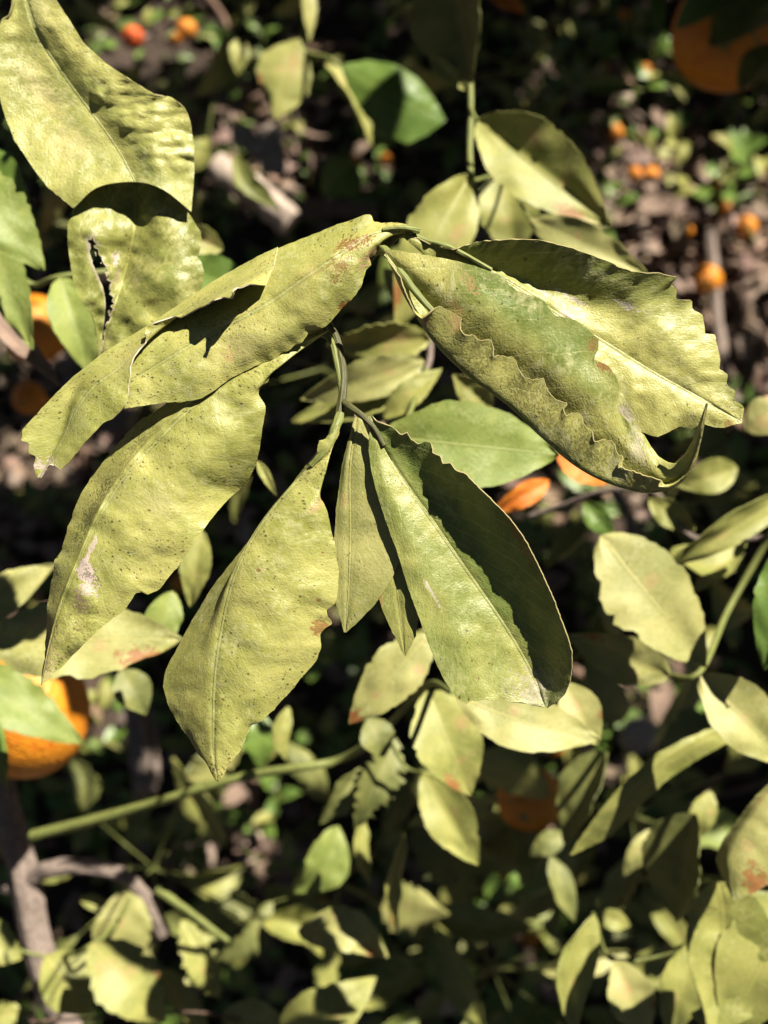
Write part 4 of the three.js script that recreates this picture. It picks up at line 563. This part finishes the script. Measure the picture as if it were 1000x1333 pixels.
// ---------------------------------------------------------------- oranges
const peel = (() => { const n = 256, c = new Uint8Array(n * n * 4), b = new Uint8Array(n * n * 4); for (let j = 0; j < n; j++) for (let i = 0; i < n; i++) { const o = (j * n + i) * 4, a = fbm(i / 40, j / 40, 610, 3), p = noise(i / 2.4, j / 2.4, 615), bl = sm(.62, .72, fbm(i / 14, j / 14, 630, 3)) * .5, q = a * .7 + p * .3 + bl; c[o] = 255 * toS(lerp(.74, .66, q)); c[o + 1] = 255 * toS(lerp(.30, .19, q)); c[o + 2] = 255 * toS(.012 + .012 * a); c[o + 3] = 255; b[o] = b[o + 1] = b[o + 2] = 255 * clamp(.4 + (p - .5) * .7); b[o + 3] = 255; } return new THREE.MeshPhysicalMaterial({ map: dataTex(n, n, c, true), bumpMap: dataTex(n, n, b, false), bumpScale: .0011, roughness: .42, name: 'orange_peel' }); })();
const redPeel = peel.clone(); redPeel.color.setRGB(1, .42, .8); redPeel.name = 'red_orange_peel';
function orangeGeo(seed) { const g = new THREE.SphereGeometry(1, 40, 28), p = g.attributes.position; for (let i = 0; i < p.count; i++) { const x = p.getX(i), y = p.getY(i), z = p.getZ(i), k = 1 + .03 * (noise(x * 1.5 + 5, z * 1.5 + y, seed) - .5) - .10 * Math.exp(-((1 - y) / .02)) - .03 * Math.exp(-((1 + y) / .03)); p.setXYZ(i, x * k, y * k * .93, z * k); } g.computeVertexNormals(); return g; }
const calyxGeo = (() => { const s = new THREE.Shape(); for (let i = 0; i <= 40; i++) { const a = i / 40 * 6.2832, r = .13 * (1 + .35 * Math.cos(a * 5)); i ? s.lineTo(r * Math.cos(a), r * Math.sin(a)) : s.moveTo(r, 0); } const g = new THREE.ExtrudeGeometry(s, { depth: .02, bevelEnabled: true, bevelSize: .015, bevelThickness: .012, bevelSegments: 2 }); g.rotateX(-Math.PI / 2); g.translate(0, .845, 0); return g; })();
const OG = orangeGeo(7);
function orange(pos, r, label, mat = peel, group, tilt = [.9, 0, .3]) { const o = thing('orange', pos, label, 'orange', group); o.scale.setScalar(r); o.rotation.set(...tilt); const f = part('fruit', OG, mat, o); part('calyx', calyxGeo, M.greenStem, f); return o; }
orange(at(28, 925, .73),   .038, 'big ripe orange half hidden behind leaves at the left edge');
orange(at(948, 45, 1.02), .043, 'large orange in deep shade in the top right corner');
orange(at(690, 1040, .92), .023, 'orange in deep shade below the tip of the folded green leaf');
orange(at(46, 428, 1.05), .027, 'orange glowing between leaves at the left edge, the upper of two there');
orange(at(38, 518, 1.1), .014, 'orange at the left edge just below the dry brown leaf');
orange(at(922, 364, 2.2), .024, 'half shaded orange lying on the brown litter at the right');
const FR = 'small fallen oranges far below on the ground';
orange(gnd(173, 49, .05), .021, 'small red-orange fruit near the top left, left of a yellower one', redPeel);
orange(gnd(243, 38, .05), .019, 'small yellow-orange fruit near the top left, right of a redder one');
orange(gnd(972, 295, .05), .019, 'small yellow-orange fruit at the right edge beside the brown litter');
const FW = ['beside the yellow-orange fruit at the top left', 'left of two red dots above the rolled leaf', 'right of two red dots above the rolled leaf', 'at the top edge right of the green stem', 'in the upper right, left of the shaded big orange', 'upper right, just left of a brighter fruit', 'upper right, nearest the straight green stem', 'alone right of the yellow and tan leaf, the uppermost there', 'left one of a touching pair above the brown litter', 'right one of a touching pair above the brown litter', 'upper of two at the right above the brown litter', 'lower of two at the right above the brown litter', 'just under the pale leaf behind the folded green tip', 'low right of centre beside small green leaves', 'lowest, near the bottom edge right of centre', 'between the two lower left leaves of the sprig', 'below the green twig, left of the bottom centre leaves', 'small one below the touching pair', 'beside the brown litter above the half shaded orange', 'hidden low between the faded hanging leaves'];
[[228, 52, .015], [461, 210, .015], [501, 208, .015], [812, 19, .015], [842, 93, .018], [785, 90, .014], [727, 88, .016], [802, 172, .019], [827, 226, .016], [848, 228, .020], [937, 236, .015], [940, 269, .018], [722, 972, .018], [660, 1140, .022], [692, 1222, .015], [237, 760, .02], [410, 1172, .02], [850, 260, .012], [895, 300, .014], [560, 1010, .014]].forEach(([x, y, r], i) => orange(gnd(x, y, .045), r * .8, `small orange fruit ${FW[i]}`, peel, FR, [.5 + x, 0, y]));
// ---------------------------------------------------------------- sticks and bark on the ground
function stick(name, pts, r0, r1, mat, label, cat, seed) { const o = thing(name, pts[0], label, cat); wpart('wood', tube(pts, (t) => lerp(r0, r1, t), 22, 10, seed, .25), mat, o); return o; }
stick('broken_stick', [at(278, 214, 1.45), at(330, 248, 1.45), at(380, 290, 1.45)], .0145, .0155, M.pale, 'thick pale broken stick in sunlight above the rolled leaf', 'stick', 41);
stick('broken_stick', [gnd(385, 272, .12), gnd(430, 270, .12), gnd(490, 278, .12)], .016, .013, M.brown, 'dark reddish stick in shade right of the pale broken stick', 'stick', 42);
stick('dead_twig', [gnd(172, 918, .4), gnd(180, 970, .4), gnd(190, 1032, .4)], .012, .013, M.grey, 'short thick grey twig standing left of the lower middle leaf tip', 'twig', 43);
stick('dead_twig', [gnd(192, 925, .38), gnd(200, 970, .38), gnd(204, 1018, .38)], .006, .005, M.grey, 'thin grey twig beside the short thick one', 'twig', 44);
stick('dead_twig', [gnd(925, 300, .06), gnd(932, 400, .06), gnd(945, 500, .06), gnd(940, 545, .06)], .010, .008, M.grey, 'long upright grey twig crossing the brown litter at the right', 'twig', 45);
stick('dead_twig', [gnd(800, 640, .35), gnd(818, 672, .35), gnd(836, 708, .35)], .008, .007, M.grey, 'grey twig above the broad pale leaf', 'twig', 46);
stick('dead_twig', [gnd(265, 105, .15), gnd(300, 135, .15), gnd(345, 160, .15)], .009, .007, M.brown, 'thin brown twig near the top left, above the pale broken stick', 'twig', 47);
stick('dead_twig', [gnd(860, 330, .03), gnd(930, 322, .03), gnd(1010, 335, .03)], .008, .006, M.brown, 'thin dark twig lying level across the brown litter', 'twig', 48);
for (const [x, y, s, n] of [[348, 190, .05, 1], [318, 178, .035, 2], [355, 212, .036, 3], [715, 990 - 30, .03, 4], [830, 955, .045, 5], [575, 1305, .04, 6]]) {
  const g = new THREE.IcosahedronGeometry(1, 3), p = g.attributes.position; for (let i = 0; i < p.count; i++) { const k = .7 + .6 * noise(p.getX(i) * 2 + n * 7, p.getY(i) * 2 + p.getZ(i) * 1.7 + 9, n); p.setXYZ(i, p.getX(i) * k * 1.2, p.getY(i) * k * .4, p.getZ(i) * k); } g.computeVertexNormals();
  const o = part('bark_chunk', g, M.pale); o.position.copy(gnd(x, y, .12)); o.scale.setScalar(s * .6); o.rotation.set(.2 * n, n, .1);
  tag(o, ['pale bark chunk beside the pale broken stick, largest of the three there', 'pale bark chunk above the pale broken stick, uppermost of the three', 'pale bark chunk above the pale broken stick, lowest of the three', 'pinkish bark piece right of the folded green leaf tip', 'pale pinkish bark chip above the long arched leaf', 'pinkish bark piece at the bottom edge of the frame'][n - 1], 'bark');
}
// ---------------------------------------------------------------- low shoots and single fallen leaves under it all
function lowShoot(seed, k) {
  const r = rng(seed), o = new THREE.Group(); o.name = numbered('low_shoot'); scene.add(o); const L = .14 + .06 * r(), pts = []; for (let i = 0; i <= 4; i++) pts.push(new THREE.Vector3(.03 * Math.sin(i + seed), L * i / 4, .03 * Math.cos(i * 1.3 + seed)));
  part('stem', tube(pts, (t) => .0022 - .0012 * t, 20, 6, seed), M.greenStem, o); const c = new THREE.CatmullRomCurve3(pts);
  for (let i = 0; i < 9; i++) { const t = .25 + .75 * i / 8, p = c.getPoint(t), a = i * 2.4 + seed, s = .035 + .025 * r(), m = part('leaf', LG[i % 3], kind(i % 4 === 3 ? 'yellow' : k, i % 2), o); m.scale.setScalar(s); m.rotation.order = 'YXZ'; m.rotation.set(-.3 - .5 * r(), a, .3 * (r() - .5)); m.position.copy(p).add(new THREE.Vector3(0, 0, .5 * s).applyEuler(m.rotation)); }
  return o;
}
const protoG = lowShoot(3, 'green'), protoY = lowShoot(8, 'yellow'), rr = rng(77);
[[70, 30], [130, 90], [200, 110], [30, 170], [320, 30], [225, 160], [270, 210], [700, 60], [660, 110], [760, 130], [740, 40], [720, 190], [830, 60], [960, 190], [880, 190], [990, 90], [780, 250], [690, 150], [985, 240], [40, 640], [120, 660], [240, 1080], [290, 1140], [200, 1080], [330, 1060], [120, 1010], [270, 1190], [360, 1130], [330, 1240], [590, 1160], [610, 1200], [650, 1080], [700, 1160], [580, 1260], [640, 1300], [840, 1170], [440, 840], [410, 900], [260, 930], [300, 960], [820, 910], [870, 1000], [700, 1290], [480, 1210], [760, 720], [720, 700], [970, 600], [930, 610], [470, 1310], [690, 230], [500, 60], [280, 120]].forEach(([x, y], i) => {
  const src = i % 3 === 2 ? protoY : protoG, first = i === 0 || i === 2, o = first ? src : src.clone(); if (!first) { o.name = numbered('low_shoot'); scene.add(o); }
  tag(o, src === protoY ? 'small yellow-green shoot growing up from the dappled ground' : 'small green shoot growing up from the dappled ground', 'seedling', src === protoY ? 'yellow-green shoots on the ground' : 'green shoots on the ground');
  o.position.copy(gnd(x, y, .12 + .15 * rr())); o.position.y -= .16; o.position.y = Math.max(0, o.position.y); o.rotation.set((rr() - .5) * .5, rr() * 6.28, (rr() - .5) * .5); o.scale.setScalar(.75 + .5 * rr());
});
{
  const r = rng(5150), K = [['green', 'small green fallen leaf lying on the litter far below', 'green fallen leaves'], ['yellow', 'small faded yellow fallen leaf lying on the litter far below', 'yellow fallen leaves'], ['brown', 'small dry brown fallen leaf lying on the litter far below', 'brown fallen leaves']], proto = {};
  for (let i = 0; i < 110; i++) {
    const x = r() * 1000, y = r() * 1333, p = gnd(x, y, .06 + .05 * r()), b = brownness(p.x, p.z), q = r() < .25 + .6 * b ? 2 : r() < .55 ? 0 : 1, g = i % 3, key = q + '_' + g;
    let o; if (proto[key]) { o = proto[key].clone(); o.name = numbered('fallen_leaf'); scene.add(o); } else o = proto[key] = part('fallen_leaf', LG[g], kind(K[q][0], g % 2));
    tag(o, K[q][1], 'fallen leaf', K[q][2]); o.position.copy(p); o.rotation.set((r() - .5), r() * 6.28, (r() - .5)); o.scale.setScalar(.05 + .03 * r());
  }
}
renderer.render(scene, camera);
